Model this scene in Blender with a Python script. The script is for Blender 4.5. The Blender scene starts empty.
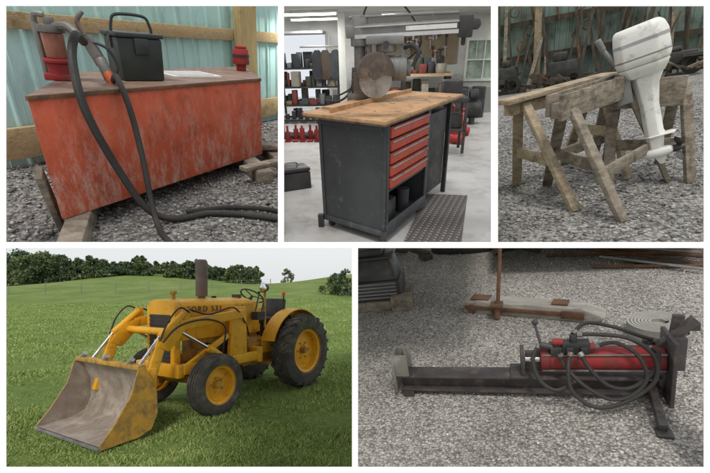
import bpy, bmesh, math, random
import numpy as np
from mathutils import Vector, Matrix, noise
random.seed(7); rng=np.random.default_rng(7)
V3=Vector
# ---------------------------------------------------------------- display layout
F=420.0; CX=355.0; HY=288.0           # lens focal / centre / horizon
EYE=V3((0,0,1.6))
RECT={'tank':(6,6,278,242),'saw':(284,6,491,242),'horse':(498,6,704,242),'split':(358,248,704,467)}
# centre ray, pitch, viewing height, viewing distance, roll, model scale
DIO={'tank':(142,124,11,1.25,3.5,9,.5),'saw':(387,124,9,1.5,4.0,-1,.42),'horse':(601,124,9,1.35,3.8,-6,.8),'split':(531,357,30,1.6,2.8,2,.62)}
def rig(k):
    cx,cy,p,hc,D,ro,s=DIO[k]; p=math.radians(p); ro=math.radians(ro)
    r=V3((cx-CX,F,-(cy-HY))).normalized(); rt=r.cross(V3((0,0,1))).normalized(); up=rt.cross(r)
    rt,up=rt*math.cos(ro)+up*math.sin(ro),up*math.cos(ro)-rt*math.sin(ro)
    v=V3((0,math.cos(p),-math.sin(p)));ru=V3((1,0,0));uu=ru.cross(v)
    W=Matrix((rt,r,up)).transposed(); L=Matrix((ru,v,uu)).transposed(); R=W@L.transposed()
    c=V3((0,-D,hc))
    M=Matrix.Translation(EYE)@R.to_4x4()@Matrix.Scale(s,4)@Matrix.Translation(-c)
    x0,y0,x1,y1=RECT[k]; e=2.2
    d=[R.transposed()@V3((x-CX,F,-(y-HY))) for x,y in ((x0-e,y0-e),(x1+e,y0-e),(x1+e,y1+e),(x0-e,y1+e))]
    mid=sum(d,V3())/4; planes=[]
    for i in range(4):
        n=d[i].cross(d[(i+1)%4]).normalized()
        if n.dot(mid)>0: n=-n
        planes.append((c.copy(),n))
    return M,planes
CUR=None; CM=Matrix.Identity(4); CP=[]
def panel(k):
    global CUR,CM,CP
    CUR=k
    if k is None: CM=Matrix.Identity(4); CP=[]
    else: CM,CP=rig(k)
# ---------------------------------------------------------------- geometry helpers
def par(o,a,b,c):
    o,a,b,c=map(V3,(o,a,b,c))
    v=[o,o+a,o+a+b,o+b,o+c,o+a+c,o+a+b+c,o+b+c]
    return v,[(0,3,2,1),(4,5,6,7),(0,1,5,4),(1,2,6,5),(2,3,7,6),(3,0,4,7)]
def box(x0,x1,y0,y1,z0,z1): return par((x0,y0,z0),(x1-x0,0,0),(0,y1-y0,0),(0,0,z1-z0))
def beam(p0,p1,w,h,up=(0,0,1)):
    p0=V3(p0);p1=V3(p1);d=(p1-p0);n=d.normalized();s=n.cross(V3(up))
    if s.length<1e-4: s=n.cross(V3((0,1,0)))
    s.normalize(); u=s.cross(n)
    return par(p0-s*w/2-u*h/2,d,s*w,u*h)
def frame(n):
    n=V3(n).normalized(); a=V3((0,0,1)) if abs(n.z)<.9 else V3((1,0,0))
    s=n.cross(a).normalized(); return s,s.cross(n)
def lathe(prof,c,ax,n=28,a0=0,a1=2*math.pi,ref=None):
    c=V3(c);ax=V3(ax).normalized();s,u=frame(ax)
    if ref is not None:
        s=(V3(ref)-ax*ax.dot(V3(ref))).normalized(); u=ax.cross(s)
    full=abs(a1-a0-2*math.pi)<1e-6; m=n if full else n+1; v=[];f=[]
    for i in range(m):
        a=a0+(a1-a0)*i/n; d=s*math.cos(a)+u*math.sin(a)
        for r,t in prof: v.append(c+d*r+ax*t)
    k=len(prof)
    for i in range(n):
        j=(i+1)%m
        for q in range(k-1): f.append((i*k+q,j*k+q,j*k+q+1,i*k+q+1))
    return v,f
def cyl(p0,p1,r0,r1=None,n=16):
    r1=r0 if r1 is None else r1; p0=V3(p0);p1=V3(p1);L=(p1-p0).length
    v,f=lathe([(r0,0),(r1,L)],p0,p1-p0,n)
    f.append(tuple(range(0,2*n,2))[::-1]); f.append(tuple(range(1,2*n,2))); return v,f
def sph(c,r,sc=(1,1,1),n=16):
    m=n//2; pr=[(max(1e-4,r*math.sin(math.pi*i/m)),-r*math.cos(math.pi*i/m)) for i in range(m+1)]
    v,f=lathe(pr,(0,0,0),(0,0,1),n); return [V3((p.x*sc[0],p.y*sc[1],p.z*sc[2]))+V3(c) for p in v],f
def spline(P,sub=8):
    P=[V3(p) for p in P]; out=[]
    for i in range(len(P)-1):
        a=P[max(i-1,0)];b=P[i];c=P[i+1];d=P[min(i+2,len(P)-1)]
        for j in range(sub):
            t=j/sub; out.append(.5*((2*b)+(c-a)*t+(2*a-5*b+4*c-d)*t*t+(3*b-a-3*c+d)*t**3))
    out.append(P[-1]); return out
def tube(P,r,n=8,sub=8):
    P=spline(P,sub) if sub>1 else [V3(p) for p in P]; v=[];f=[];s=None
    for i,p in enumerate(P):
        t=(P[min(i+1,len(P)-1)]-P[max(i-1,0)]).normalized()
        if s is None: s=frame(t)[0]
        s=(s-t*s.dot(t)).normalized(); u=t.cross(s)
        for k in range(n):
            a=2*math.pi*k/n; v.append(p+(s*math.cos(a)+u*math.sin(a))*r)
    for i in range(len(P)-1):
        for k in range(n): f.append((i*n+k,i*n+(k+1)%n,(i+1)*n+(k+1)%n,(i+1)*n+k))
    f.append(tuple(range(n))[::-1]); f.append(tuple(range((len(P)-1)*n,len(P)*n))); return v,f
def prism(pts,vec):
    n=len(pts); v=[V3(p) for p in pts]+[V3(p)+V3(vec) for p in pts]
    return v,[tuple(range(n))[::-1],tuple(range(n,2*n))]+[(i,(i+1)%n,n+(i+1)%n,n+i) for i in range(n)]
def rot(g,M): return [M@p for p in g[0]],g[1]
def about(c,axis,deg): return Matrix.Translation(V3(c))@Matrix.Rotation(math.radians(deg),4,axis)@Matrix.Translation(-V3(c))
LOCAL=[Matrix.Identity(4)]
def mk(name,geos,mat,bevel=0,smooth=True,seg=2,fixn=True,clip=True):
    bm=bmesh.new()
    for vs,fs in geos:
        bv=[bm.verts.new(LOCAL[0]@V3(p)) for p in vs]
        for q in fs:
            try: bm.faces.new([bv[i] for i in q])
            except ValueError: pass
    if fixn: bmesh.ops.recalc_face_normals(bm,faces=bm.faces[:])
    if bevel>0:
        ed=[e for e in bm.edges if len(e.link_faces)==2 and e.calc_face_angle(0)>.5]
        bmesh.ops.bevel(bm,geom=ed,offset=bevel,segments=seg,affect='EDGES',profile=.5,clamp_overlap=True)
    if clip:
        for co,no in CP:
            bmesh.ops.bisect_plane(bm,geom=bm.verts[:]+bm.edges[:]+bm.faces[:],dist=1e-6,plane_co=co,plane_no=no,clear_outer=True)
    me=bpy.data.meshes.new(name); bm.to_mesh(me); bm.free()
    me.materials.append(mat)
    if smooth and len(me.polygons):
        me.polygons.foreach_set('use_smooth',[True]*len(me.polygons)); me.set_sharp_from_angle(angle=math.radians(35))
    return me
def top(name):
    o=bpy.data.objects.new(name,None); bpy.context.collection.objects.link(o); o.matrix_world=CM; o.empty_display_size=.1; return o
def part(par_,name,geos,mat,**k):
    me=mk(name,geos,mat,**k); o=bpy.data.objects.new(name,me); bpy.context.collection.objects.link(o); o.parent=par_; return o
def solo(name,geos,mat,**k):
    me=mk(name,geos,mat,**k); o=bpy.data.objects.new(name,me); bpy.context.collection.objects.link(o); o.matrix_world=CM; return o
def npmesh(name,v,tri,mat,n=3,smooth=False):
    me=bpy.data.meshes.new(name); me.vertices.add(len(v)); me.vertices.foreach_set('co',v.astype(np.float32).ravel())
    m=len(tri); me.loops.add(m*n); me.loops.foreach_set('vertex_index',tri.astype(np.int32).ravel())
    me.polygons.add(m); me.polygons.foreach_set('loop_start',np.arange(0,m*n,n,dtype=np.int32)); me.polygons.foreach_set('loop_total',np.full(m,n,dtype=np.int32))
    me.update(); me.validate(); me.materials.append(mat)
    o=bpy.data.objects.new(name,me); bpy.context.collection.objects.link(o); return o
# ---------------------------------------------------------------- materials
def base(name):
    m=bpy.data.materials.new(name); m.use_nodes=True; nt=m.node_tree; return m,nt,nt.nodes['Principled BSDF'],nt.nodes.new,nt.links.new
def ramp(nt,stops):
    r=nt.nodes.new('ShaderNodeValToRGB'); el=r.color_ramp.elements
    while len(el)<len(stops): el.new(.5)
    for e,(p,c) in zip(el,stops): e.position=p; e.color=(*c,1) if len(c)==3 else (c[0],c[0],c[0],1)
    return r
def noi(nt,vec,sc,det=4,ro=.6):
    n=nt.nodes.new('ShaderNodeTexNoise'); n.inputs['Scale'].default_value=sc; n.inputs['Detail'].default_value=min(det,6); n.inputs['Roughness'].default_value=ro
    nt.links.new(vec,n.inputs['Vector']); return n.outputs['Fac']
def mixc(nt,fac,a,b):
    m=nt.nodes.new('ShaderNodeMix'); m.data_type='RGBA'
    for s,x in ((m.inputs[0],fac),(m.inputs[6],a),(m.inputs[7],b)):
        if hasattr(x,'links') : nt.links.new(x,s)
        elif isinstance(x,(int,float)): s.default_value=x
        else: s.default_value=(*x,1)
    return m.outputs[2]
def mul(nt,a,b):
    m=nt.nodes.new('ShaderNodeMix'); m.data_type='RGBA'; m.blend_type='MULTIPLY'; m.inputs[0].default_value=1; nt.links.new(a,m.inputs[6]); nt.links.new(b,m.inputs[7]); return m.outputs[2]
def M(name,c1,c2=None,scale=4,rough=.6,metal=0,bump=.15,bs=40,st=(1,1,1),dirt=None,damt=.5,ds=6,dst=(1,1,1),spec=.4,bd=.01):
    c2=c2 or tuple(x*.7 for x in c1)
    m,nt,p,new,ln=base(name); tc=new('ShaderNodeTexCoord'); mp=new('ShaderNodeMapping'); mp.inputs['Scale'].default_value=st; ln(tc.outputs['Object'],mp.inputs['Vector'])
    r=ramp(nt,[(.35,c1),(.68,c2)]); ln(noi(nt,mp.outputs[0],scale,5),r.inputs[0]); col=r.outputs[0]
    if dirt:
        m2=new('ShaderNodeMapping'); m2.inputs['Scale'].default_value=dst; m2.inputs['Location'].default_value=(3,7,1); ln(tc.outputs['Object'],m2.inputs['Vector'])
        rr=ramp(nt,[(.62-damt*.3,(0,)),(.80-damt*.25,(1,))]); ln(noi(nt,m2.outputs[0],ds,6,.7),rr.inputs[0]); col=mixc(nt,rr.outputs[0],col,dirt)
    ln(col,p.inputs['Base Color']); p.inputs['Metallic'].default_value=metal; p.inputs['Specular IOR Level'].default_value=spec
    rv=ramp(nt,[(.3,(max(0,rough-.12),)),(.7,(min(1,rough+.15),))]); ln(noi(nt,tc.outputs['Object'],scale*3,3),rv.inputs[0]); ln(rv.outputs[0],p.inputs['Roughness'])
    if bump>0:
        b=new('ShaderNodeBump'); b.inputs['Strength'].default_value=bump; b.inputs['Distance'].default_value=bd; ln(noi(nt,mp.outputs[0],bs,4),b.inputs['Height']); ln(b.outputs[0],p.inputs['Normal'])
    return m
def gravel(name,lo,hi,sc,tint=(1,.97,.93)):
    m,nt,p,new,ln=base(name); tc=new('ShaderNodeTexCoord'); v=new('ShaderNodeTexVoronoi'); v.inputs['Scale'].default_value=sc; ln(tc.outputs['Object'],v.inputs['Vector'])
    sep=new('ShaderNodeSeparateColor'); ln(v.outputs['Color'],sep.inputs[0])
    g=lambda x:tuple(x*t for t in tint)
    r=ramp(nt,[(0,g(lo)),(.5,g(lo*.5+hi*.5)),(1,g(hi))]); ln(sep.outputs[0],r.inputs[0])
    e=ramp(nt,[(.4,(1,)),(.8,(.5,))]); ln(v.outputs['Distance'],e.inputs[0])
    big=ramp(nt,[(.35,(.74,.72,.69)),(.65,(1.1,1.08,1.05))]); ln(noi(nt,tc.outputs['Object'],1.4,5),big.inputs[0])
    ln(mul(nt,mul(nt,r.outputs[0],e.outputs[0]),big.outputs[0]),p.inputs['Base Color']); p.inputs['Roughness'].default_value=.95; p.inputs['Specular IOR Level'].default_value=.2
    b=new('ShaderNodeBump'); b.invert=True; b.inputs['Strength'].default_value=.8; b.inputs['Distance'].default_value=.010; ln(v.outputs['Distance'],b.inputs['Height']); ln(b.outputs[0],p.inputs['Normal'])
    return m
def stone_mat(name,lo,hi):
    m,nt,p,new,ln=base(name); g=new('ShaderNodeNewGeometry')
    r=ramp(nt,[(0,(lo,lo*.97,lo*.93)),(.7,((lo+hi)/2,(lo+hi)/2*.98,(lo+hi)/2*.95)),(1,(hi,hi*.97,hi*.92))]); ln(g.outputs['Random Per Island'],r.inputs[0]); ln(r.outputs[0],p.inputs['Base Color']); p.inputs['Roughness'].default_value=.95; return m
def stones(name,n,xr,yr,s0,s1,mat,near=0):
    c=np.stack([rng.uniform(*xr,n),rng.uniform(*yr,n),np.zeros(n)],1)
    s=s0+(s1-s0)*rng.random(n)**3
    b=np.array([(1,0,0),(-1,0,0),(0,1,0),(0,-1,0),(0,0,1),(0,0,-1)],float)
    f=np.array([(0,2,4),(2,1,4),(1,3,4),(3,0,4),(2,0,5),(1,2,5),(3,1,5),(0,3,5)])
    ok=np.ones(n,bool)
    for co,no in CP: ok&=((c-np.array(co))@np.array(no))<-.015
    c=c[ok];s=s[ok];n=len(c)
    a=rng.uniform(0,6.28,n); v=b[None]*(.6+.6*rng.random((n,6,1)))
    v[:,:,2]*=.6; t=rng.normal(0,.25,(n,6,3)); v=v+t
    ca,sa=np.cos(a)[:,None],np.sin(a)[:,None]
    x=v[:,:,0]*ca-v[:,:,1]*sa; y=v[:,:,0]*sa+v[:,:,1]*ca
    v=np.stack([x,y,v[:,:,2]],2)*s[:,None,None]+c[:,None,:]; v[:,:,2]+=s[:,None]*.25
    o=npmesh(name,v.reshape(-1,3),(f[None]+6*np.arange(n)[:,None,None]).reshape(-1,3),mat); o.matrix_world=CM; return o
def wood(name,c1,c2,ax=0,sc=6):
    st=[14,14,14]; st[ax]=1.2
    return M(name,c1,c2,scale=sc*.5,st=tuple(st),rough=.85,bump=.5,bs=6,dirt=tuple(x*.45 for x in c2),damt=.25,ds=3,spec=.2)
def corrug(p0,p1,z0,z1,pitch=.2,depth=.02,nrm=1):
    p0=V3(p0);p1=V3(p1);L=(p1-p0).length;d=(p1-p0).normalized();n=V3((d.y,-d.x,0))*nrm
    prof=[];x=0
    while x<L:
        for a,b in ((0,0),(.38,0),(.46,1),(.54,1),(.62,0),(.78,0),(.80,.35),(.82,0)): prof.append((x+a*pitch,b*depth))
        x+=pitch
    v=[];f=[]
    for i,(a,b) in enumerate(prof):
        q=p0+d*a+n*b; v+=[V3((q.x,q.y,z0)),V3((q.x,q.y,z1))]
        if i: f.append((2*i-2,2*i,2*i+1,2*i-1))
    return v,f
def sheet(x0,x1,y0,y1,z=0,nx=1,ny=1):
    v=[];f=[]
    for j in range(ny+1):
        for i in range(nx+1): v.append(V3((x0+(x1-x0)*i/nx,y0+(y1-y0)*j/ny,z)))
    for j in range(ny):
        for i in range(nx): a=j*(nx+1)+i; f.append((a,a+1,a+nx+2,a+nx+1))
    return v,f

black=M('black_rubber',(.020,.020,.020),(.045,.042,.038),rough=.6,bump=.1)
bmetal=M('black_painted_steel',(.028,.029,.031),(.065,.062,.06),rough=.5,bump=.15,dirt=(.14,.11,.085),damt=.2)
steel=M('bare_steel',(.45,.45,.44),(.32,.31,.30),rough=.4,metal=.6,dirt=(.18,.12,.08),damt=.3)
chrome=M('chrome',(.7,.7,.7),(.6,.6,.6),rough=.15,metal=1,bump=0)
rust=M('rusty_steel',(.19,.095,.05),(.09,.055,.04),scale=9,rough=.85,bump=.4)
brass=M('brass',(.5,.38,.18),(.35,.27,.14),rough=.4,metal=.6)
gwhite=M('white_enamel',(.80,.80,.77),(.70,.70,.67),rough=.4,bump=.05,dirt=(.35,.32,.27),damt=.2,ds=10)
redp=M('red_paint',(.48,.04,.035),(.34,.03,.026),rough=.5,dirt=(.12,.05,.035),damt=.35)
redc=M('dull_red_paint',(.36,.035,.035),(.24,.025,.026),rough=.62,bump=.12,dirt=(.10,.05,.04),damt=.45,ds=9,spec=.3)
wlight=wood('pine_board',(.55,.42,.26),(.42,.30,.17),0)
wgrey=M('weathered_wood',(.33,.29,.235),(.17,.14,.11),scale=3,st=(3,3,8),rough=.9,bump=.6,bs=10,dirt=(.08,.065,.05),damt=.35,ds=7,spec=.15)
wtan=M('old_tan_wood',(.44,.365,.265),(.28,.22,.15),scale=3,st=(3,3,9),rough=.9,bump=.5,bs=10,dirt=(.13,.10,.07),damt=.35,ds=6,spec=.15)
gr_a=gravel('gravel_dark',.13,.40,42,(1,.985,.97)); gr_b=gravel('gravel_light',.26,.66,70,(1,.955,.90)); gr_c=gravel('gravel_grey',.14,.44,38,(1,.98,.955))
st_a=stone_mat('stone_dark',.10,.46); st_b=stone_mat('stone_light',.22,.68); st_c=stone_mat('stone_grey',.12,.50)
# ================================================================ WORLD: field with tractor
panel(None)
sc=bpy.context.scene
w=bpy.data.worlds.new('World'); sc.world=w; w.use_nodes=True; nt=w.node_tree
SE=math.radians(42); SR=math.radians(186)   # sun behind the viewer
sky=nt.nodes.new('ShaderNodeTexSky'); sky.sky_type='NISHITA'; sky.sun_disc=False; sky.sun_elevation=SE; sky.sun_rotation=SR; sky.air_density=1.2; sky.dust_density=4; sky.ozone_density=1
bg=nt.nodes['Background']; bg.inputs['Strength'].default_value=.12
mx=nt.nodes.new('ShaderNodeMix'); mx.data_type='RGBA'; mx.inputs[0].default_value=.75; mx.inputs[7].default_value=(8.2,8.4,8.6,1)
nt.links.new(sky.outputs[0],mx.inputs[6]); nt.links.new(mx.outputs[2],bg.inputs['Color'])
sd=V3((math.sin(SR)*math.cos(SE),math.cos(SR)*math.cos(SE),math.sin(SE)))
L=bpy.data.lights.new('sun','SUN'); L.energy=1.5; L.angle=math.radians(12); L.color=(1,.97,.92); lo=bpy.data.objects.new('sun',L); bpy.context.collection.objects.link(lo); lo.rotation_euler=sd.to_track_quat('Z','Y').to_euler(); lo.location=(0,-5,12)
cd=bpy.data.cameras.new('camera'); cd.sensor_width=36; cd.lens=36*F/710; cd.shift_y=(HY-236.5)/710; cd.clip_end=2000; cd.clip_start=.05
co=bpy.data.objects.new('camera',cd); bpy.context.collection.objects.link(co); co.location=EYE; co.rotation_euler=(math.pi/2,0,0); sc.camera=co
try: sc.view_settings.view_transform='Standard'; sc.view_settings.look='None'
except Exception: pass

def sst(a,b,x): t=min(1,max(0,(x-a)/(b-a))); return t*t*(3-2*t)
def H(x,y):
    h=sst(26,95,y)*(2.7+.8*math.sin(x*.045+1.2)+.5*math.sin(x*.11)+1.3*sst(-22,-2,x)+2.0*math.exp(-((x+44)/15)**2))*(1-.9*sst(105,200,y))
    h+=sst(18,40,y)*.3*math.sin(x*.13+y*.07)
    h+=.035*noise.noise(V3((x*.9,y*.9,0)))
    return h
xs=np.sign(np.linspace(-1,1,121))*np.abs(np.linspace(-1,1,121))**2.2*300
ys=-30+np.linspace(0,1,150)**2.2*430
v=np.array([(x,y,H(x,y)) for y in ys for x in xs]); nx=len(xs)
q=np.array([(j*nx+i,j*nx+i+1,(j+1)*nx+i+1,(j+1)*nx+i) for j in range(len(ys)-1) for i in range(nx-1)])
m,nt,p,new,ln=base('pasture'); tc=new('ShaderNodeTexCoord')
r1=ramp(nt,[(.32,(.115,.18,.05)),(.5,(.165,.235,.07)),(.70,(.25,.29,.115))]); ln(noi(nt,tc.outputs['Object'],.22,6,.75),r1.inputs[0])
r2=ramp(nt,[(.3,(.62,.62,.55)),(.65,(1.2,1.17,1.1))]); ln(noi(nt,tc.outputs['Object'],9,6,.75),r2.inputs[0])
ln(mul(nt,r1.outputs[0],r2.outputs[0]),p.inputs['Base Color'])
p.inputs['Roughness'].default_value=1; p.inputs['Specular IOR Level'].default_value=.1
b=new('ShaderNodeBump'); b.inputs['Strength'].default_value=.8; b.inputs['Distance'].default_value=.06; ln(noi(nt,tc.outputs['Object'],22,5),b.inputs['Height']); ln(b.outputs[0],p.inputs['Normal'])
g=npmesh('grass_field',v,q,m,4); g.data.polygons.foreach_set('use_smooth',[True]*len(g.data.polygons))
solo('bounce_slab',[box(-7,7,-9,2.4,-.1,.06)],M('pale_bounce_concrete',(.58,.57,.55),(.50,.49,.47),scale=1,rough=.8,bump=.1,dirt=(.36,.35,.32),damt=.2,ds=2),bevel=.01)  # unseen slab around the viewpoint, added to bounce neutral light onto the dioramas
# grass blades
m,nt,p,new,ln=base('grass_blade'); gg=new('ShaderNodeNewGeometry'); tc=new('ShaderNodeTexCoord')
ra=ramp(nt,[(0,(.17,.27,.07)),(.45,(.27,.40,.11)),(.80,(.38,.48,.18)),(1,(.60,.54,.30))]); ln(gg.outputs['Random Per Island'],ra.inputs[0])
rb=ramp(nt,[(.33,(.62,.66,.55)),(.66,(1.15,1.08,1.05))]); ln(noi(nt,tc.outputs['Object'],.6,6,.75),rb.inputs[0])
ln(mul(nt,ra.outputs[0],rb.outputs[0]),p.inputs['Base Color']); p.inputs['Roughness'].default_value=.8; p.inputs['Specular IOR Level'].default_value=.12
n=230000; yy=3.4+36*rng.random(n)**2.1; xx=(-.92+1.0*rng.random(n))*yy*1.02
cl=np.array([noise.noise(V3((a*1.6,b_*1.6,5)))+.5*noise.noise(V3((a*5,b_*5,1))) for a,b_ in zip(xx,yy)])
hh=(.016+.026*rng.random(n))*(1+np.clip(cl,-.6,1.4)*1.0)*(1+.02*yy); ww=.0032+.003*rng.random(n)*1+.0006*yy
an=rng.uniform(0,6.28,n); le=rng.normal(0,.6,(n,2))*hh[:,None]
zz=np.array([H(a,b_) for a,b_ in zip(xx,yy)])-.004
A=np.stack([xx-np.cos(an)*ww,yy-np.sin(an)*ww,zz],1);B_=np.stack([xx+np.cos(an)*ww,yy+np.sin(an)*ww,zz],1);C=np.stack([xx+le[:,0],yy+le[:,1],zz+hh],1)
npmesh('grass_blades',np.stack([A,B_,C],1).reshape(-1,3),np.arange(3*n).reshape(-1,3),m)
# trees
def leafmat(name,a,b_,c):
    m,nt,p,new,ln=base(name); gg=new('ShaderNodeNewGeometry'); ra=ramp(nt,[(0,a),(.5,b_),(1,c)]); ln(gg.outputs['Random Per Island'],ra.inputs[0])
    tc=new('ShaderNodeTexCoord'); rb=ramp(nt,[(.4,(.7,.78,.9)),(.6,(1.25,1.15,1.0))]); ln(noi(nt,tc.outputs['Object'],.16,3),rb.inputs[0]); ln(mul(nt,ra.outputs[0],rb.outputs[0]),p.inputs['Base Color']); p.inputs['Roughness'].default_value=.8; p.inputs['Specular IOR Level'].default_value=.15; return m
lf=leafmat('leaf_mass',(.055,.080,.038),(.095,.135,.062),(.16,.20,.10)); bark=M('bark',(.16,.14,.11),(.09,.075,.06),rough=.9,bump=.5)
def crown(cx,cy,z0,h,w,nleaf,ls):
    out=[]; k=int(12+h); 
    for i in range(k):
        t=(i+.5)/k; z=z0+h*(.06+.86*t); rad=w*(.5+.5*math.sin(math.pi*min(1,.25+.75*t)))*.62
        a=rng.uniform(0,6.28); d=rad*rng.random()**.5
        c=np.array([cx+math.cos(a)*d,cy+math.sin(a)*d,z]); r=w*.25*(.6+.7*rng.random())*(1.1-.5*t)
        m_=nleaf//k; u=rng.normal(size=(m_,3)); u/=np.linalg.norm(u,axis=1)[:,None]; pos=c+u*r*(.5+.65*rng.random((m_,1)))*np.array([1,1,.8])
        out.append(pos)
    P_=np.concatenate(out); n=len(P_); a=rng.normal(size=(n,3)); a/=np.linalg.norm(a,axis=1)[:,None]; b_=rng.normal(size=(n,3)); b_-=a*(a*b_).sum(1)[:,None]; b_/=np.linalg.norm(b_,axis=1)[:,None]
    s=ls*(.6+.8*rng.random((n,1))); return np.stack([P_-a*s,P_+b_*s*.6,P_+a*s,P_-b_*s*.6],1)
def forest(name,specs,ls,nl):
    o=top(name); allq=[];tr=[]
    for x,y,h,wd in specs:
        z=H(x,y)-.1; allq.append(crown(x,y,z,h,wd,nl,ls)); tr.append(cyl((x,y,z),(x+rng.normal()*.1,y,z+h*.6),h*.025,h*.01,7))
        for i in range(3):
            a=rng.uniform(0,6.28); zz_=z+h*(.3+.12*i); tr.append(cyl((x,y,zz_),(x+math.cos(a)*wd*.3,y+math.sin(a)*wd*.3,zz_+h*.15),h*.01,h*.004,5))
    v=np.concatenate(allq).reshape(-1,3); c=npmesh('foliage',v,np.arange(len(v)).reshape(-1,4),lf,4); c.parent=o
    part(o,'trunks',tr,bark); return o
sp=[]
for i in range(104):
    px=-6+262*(i+rng.random())/104; d=rng.uniform(76,98); hpx=37 if px<62 else (31 if px<140 else 27)
    if px>205: hpx=27-(px-205)*.12
    x=(px-355)/420*d; h=(hpx*(.62+.48*rng.random()))/420*d+1.6-H(x,d); sp.append((x,d,h,max(2.2,h*.72)))
forest('tree_line',sp,.24,1300)
forest('deciduous_tree',[(-14.6,92,3.3,2.4)],.20,600)
forest('shrub_thicket',[(-2.6,45,1.9,1.8),(-1.6,44,2.5,2.0),(-.6,43,2.9,2.2),(.6,44,2.6,2.2)],.11,1100)
fe=top('wire_fence'); po=[];wi=[]
for i in range(14):
    x=-58+i*3.6; y=44+ i*.9; z=H(x,y); po.append(cyl((x,y,z-.1),(x,y,z+1.25),.06,.05,7))
    if i: 
        for k in (.5,.85,1.15): wi.append(cyl((lx,ly,lz+k),(x,y,z+k),.008,None,4))
    lx,ly,lz=x,y,z
part(fe,'posts',po,wgrey); part(fe,'wires',wi,steel)

# ---------------------------------------------------------------- tractor
yel=M('yellow_paint',(.80,.41,.018),(.68,.33,.018),scale=3,rough=.5,bump=.08,dirt=(.34,.19,.06),damt=.27,ds=10)
yeld=M('yellow_worn',(.58,.32,.035),(.40,.22,.045),scale=6,rough=.65,dirt=(.17,.115,.07),damt=.55,ds=8)
tire=M('tractor_tire',(.045,.043,.04),(.09,.082,.07),scale=6,rough=.85,bump=.3,dirt=(.17,.15,.12),damt=.35)
bk=M('bucket_steel',(.34,.285,.235),(.22,.17,.13),scale=5,rough=.65,metal=.1,bump=.2,bs=60,dirt=(.44,.39,.33),damt=.4,ds=4,st=(1,3,1))
T=top('tractor_loader'); T.location=(-2.287,5.60,H(-2.287,5.60)+.008); T.rotation_euler=(0,0,math.radians(240))
XR=-1.80; RR=.585
def wheel(nm,x,y,R,w,rim,side,lug):
    s=side
    pr=[(rim,-w*.42),(rim+.03,-w*.5),(R*.86,-w*.52),(R*.95,-w*.44),(R*.97,-w*.25),(R*.975,0),(R*.97,w*.25),(R*.95,w*.44),(R*.86,w*.52),(rim+.03,w*.5),(rim,w*.42)]
    gs=[lathe(pr,(x,y,R),(0,1,0),44)]
    if lug:
        N=22
        for i in range(N):
            for sd_ in (-1,1):
                a=2*math.pi*(i+(.5 if sd_>0 else 0))/N; da=.22
                def P(a,r,t): return V3((x+math.cos(a)*r,y+t,R+math.sin(a)*r))
                a1=a+da; th=.055
                vv=[P(a,R*.95,0),P(a+th,R*.95,0),P(a1+th,R*.90,sd_*w*.53),P(a1,R*.90,sd_*w*.53),P(a,R*1.02,0),P(a+th,R*1.02,0),P(a1+th,R*.985,sd_*w*.50),P(a1,R*.985,sd_*w*.50)]
                gs.append((vv,[(0,3,2,1),(4,5,6,7),(0,1,5,4),(1,2,6,5),(2,3,7,6),(3,0,4,7)]))
                vv=[P(a1,R*.80,sd_*w*.52),P(a1+th,R*.80,sd_*w*.52),P(a1+th,R*.90,sd_*w*.545),P(a1,R*.90,sd_*w*.545),P(a1,R*.8,sd_*w*.49),P(a1+th,R*.8,sd_*w*.49),P(a1+th,R*.93,sd_*w*.49),P(a1,R*.93,sd_*w*.49)]
                gs.append((vv,[(0,3,2,1),(4,5,6,7),(0,1,5,4),(1,2,6,5),(2,3,7,6),(3,0,4,7)]))
    else:
        for t in (-.3,-.1,.1,.3): gs.append(lathe([(R*.96,(t-.055)*w),(R,(t-.04)*w),(R,(t+.04)*w),(R*.96,(t+.055)*w)],(x,y,R),(0,1,0),44))
    part(T,nm+'_tire',gs,tire)
    pr=[(.0001,s*w*.02),(.07,s*w*.03),(.09,s*w*.10),(rim*.45,s*w*.10),(rim*.62,s*w*.02),(rim*.85,s*w*.05),(rim*.9,s*w*.36),(rim*1.0,s*w*.40),(rim*1.04,s*w*.46),(rim*1.06,s*w*.42),(rim*.98,s*w*.3),(rim*.98,-s*w*.4)]
    gs=[lathe(pr,(x,y,R),(0,1,0),36)]
    hub=[cyl((x,y,R),(x,y+s*w*.32,R),.055,.045,14)]
    for i in range(6 if lug else 5):
        a=i*2*math.pi/(6 if lug else 5); hub.append(cyl((x+math.cos(a)*rim*.38,y+s*w*.08,R+math.sin(a)*rim*.38),(x+math.cos(a)*rim*.38,y+s*w*.16,R+math.sin(a)*rim*.38),.018,None,6))
    part(T,nm+'_rim',gs,yel); part(T,nm+'_hub',hub,yeld)
for s,nm in ((1,'left'),(-1,'right')):
    wheel('front_%s'%nm,0,.62*s,.385,.21,.235,s,False); wheel('rear_%s'%nm,XR,.58*s,RR,.33,.345,s,True)
part(T,'front_axle',[beam((0,-.52,.40),(0,.52,.40),.1,.09),cyl((0,.46,.28),(0,.46,.62),.035),cyl((0,-.46,.28),(0,-.46,.62),.035),beam((0,-.1,.45),(0,.1,.55),.2,.2),cyl((-.02,-.45,.33),(-.12,.45,.33),.018)],yeld,bevel=.008)
part(T,'engine_block',[box(-.92,-.1,-.17,.17,.45,.95),box(-.8,-.25,-.2,.2,.8,.98),box(-.9,-.2,-.12,.12,.36,.5),cyl((-.35,.2,.56),(-.35,.2,.80),.05),cyl((-.6,.17,.62),(-.6,.25,.62),.07),cyl((-.15,.17,.70),(-.15,.24,.70),.09)],yeld,bevel=.012)
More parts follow.
